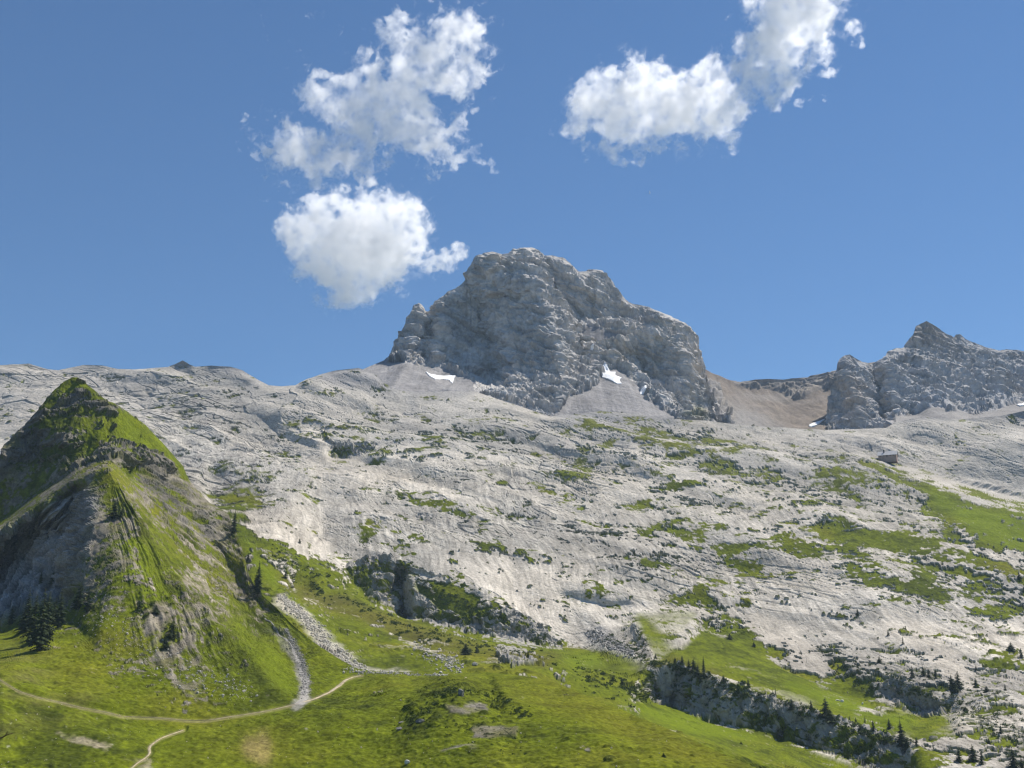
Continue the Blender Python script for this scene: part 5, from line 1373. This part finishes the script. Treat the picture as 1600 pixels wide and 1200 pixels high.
# ---- paraglider, tiny in the sky
def paraglider():
    c = ray(np.array(1015.5), np.array(300.0)) * 1500
    root = bpy.data.objects.new('paraglider', None); COL.objects.link(root); root.location = Vector(c); root.rotation_euler = (math.radians(35), math.radians(75), math.radians(10)); root.scale = (0.8, 1.3, 1.0)
    tag(root, 'tiny white paraglider high in the empty blue sky', 'paraglider')
    m_w = plain_material('white_cloth', (0.8, 0.8, 0.8), 0.6, 0.03, 1.0, trans=0.6); m_d = plain_material('dark_cloth', (0.06, 0.08, 0.12), .8, .1, 1)
    V, F = [], []; n = 14
    for i in range(n + 1):
        t = i / n * 2 - 1; ch = 0.85 * math.sqrt(max(0.03, 1 - t * t * 0.95))
        x, z = 2.8 * math.sin(t * 1.2), 2.8 * (math.cos(t * 1.2) - 1) * 0.7
        V += [(x, -ch, z), (x, 0, z + 0.25), (x, ch, z), (x, 0, z - 0.05)]
    for i in range(n):
        a = i * 4
        for k in range(4): F.append((a + k, a + (k + 1) % 4, a + 4 + (k + 1) % 4, a + 4 + k))
    mesh_obj('canopy', V, F, m_w, root)
    L = []; LF = []
    for sx in (-2.2, -1.2, 0, 1.2, 2.2):
        m = len(L); L += [(sx, 0, -0.3 - 0.12 * sx * sx), (sx + 0.03, 0, -0.3 - 0.12 * sx * sx), (0.03, 0, -4.4), (0, 0, -4.4)]; LF.append((m, m + 1, m + 2, m + 3))
    mesh_obj('lines', L, LF, m_d, root, smooth=False)
    B = []; BF = []
    rings = [(-5.6, .10, .10), (-5.3, .16, .2), (-5.0, .22, .24), (-4.7, .22, .18), (-4.45, .10, .10), (-4.3, .13, .13), (-4.15, .07, .07)]
    for z, rx, ry in rings:
        for k in range(8): B.append((rx * math.cos(k * .785), ry * math.sin(k * .785), z))
    for j in range(len(rings) - 1):
        for k in range(8): BF.append((j * 8 + k, j * 8 + (k + 1) % 8, j * 8 + 8 + (k + 1) % 8, j * 8 + 8 + k))
    mesh_obj('person', B, BF, m_d, root)
paraglider()

# ---- the tip of a bare sapling reaching in from the left, close to the viewer
def sapling():
    def at(u, v, d): return ray(np.array(float(u)), np.array(float(v))) * d
    d = 15.0
    root = bpy.data.objects.new('bare_sapling', None); COL.objects.link(root)
    foot = at(-75, 1160, d); foot[2] = -3.6
    root.location = Vector(foot)
    tag(root, 'thin dark forked twig poking in at the left edge over the meadow', 'sapling')
    def tube(name, pts, r0, r1):
        pts = [np.array(p) - foot for p in pts]; V = []; F = []; k = 6
        for i, p in enumerate(pts):
            t = i / (len(pts) - 1); r = r0 * (1 - t) + r1 * t
            dr = pts[min(i + 1, len(pts) - 1)] - pts[max(i - 1, 0)]; dr = dr / np.linalg.norm(dr)
            a = np.cross(dr, [0, 1, 0.1]); a /= np.linalg.norm(a); b = np.cross(dr, a)
            for j in range(k): V.append(p + r * (a * math.cos(j * 6.283 / k) + b * math.sin(j * 6.283 / k)))
        for i in range(len(pts) - 1):
            for j in range(k): F.append((i * k + j, i * k + (j + 1) % k, (i + 1) * k + (j + 1) % k, (i + 1) * k + j))
        mesh_obj(name, V, F, M_bark, root)
    tube('trunk', [foot, foot + np.array([0.05, 0, 1.6]), at(-70, 1185, d), at(-66, 1150, d)], 0.035, 0.012)
    tube('twig', [at(-69, 1178, d), at(-30, 1166, d), at(-8, 1156, d), at(4, 1152, d), at(9, 1149, d)], 0.012, 0.007)
    tube('twig', [at(9, 1149, d), at(14, 1147, d), at(20, 1146, d)], 0.007, 0.004)
    tube('twig', [at(8, 1150, d), at(10, 1146, d), at(12, 1143, d)], 0.007, 0.004)
sapling()

# ----------------------------------------------------------------- the air between the viewer and the summits
def haze_box():
    m = bpy.data.materials.new('air'); m.use_nodes = True
    N = m.node_tree.nodes; L = m.node_tree.links
    N.remove(N['Principled BSDF'])
    v = N.new('ShaderNodeVolumePrincipled')
    v.inputs['Color'].default_value = (0.55, 0.74, 1.0, 1)
    v.inputs['Density'].default_value = 0.00005
    v.inputs['Anisotropy'].default_value = 0.1
    L.new(v.outputs[0], N['Material Output'].inputs['Volume'])
    x, y0, y1, z0, z1 = 45000, -45000, 45000, -130, 760
    V = [(-x, y0, z0), (x, y0, z0), (x, y1, z0), (-x, y1, z0), (-x, y0, z1), (x, y0, z1), (x, y1, z1), (-x, y1, z1)]
    F = [(0, 3, 2, 1), (4, 5, 6, 7), (0, 1, 5, 4), (1, 2, 6, 5), (2, 3, 7, 6), (3, 0, 4, 7)]
    o = mesh_obj('haze', V, F, m, smooth=False); o['kind'] = 'stuff'
haze_box()
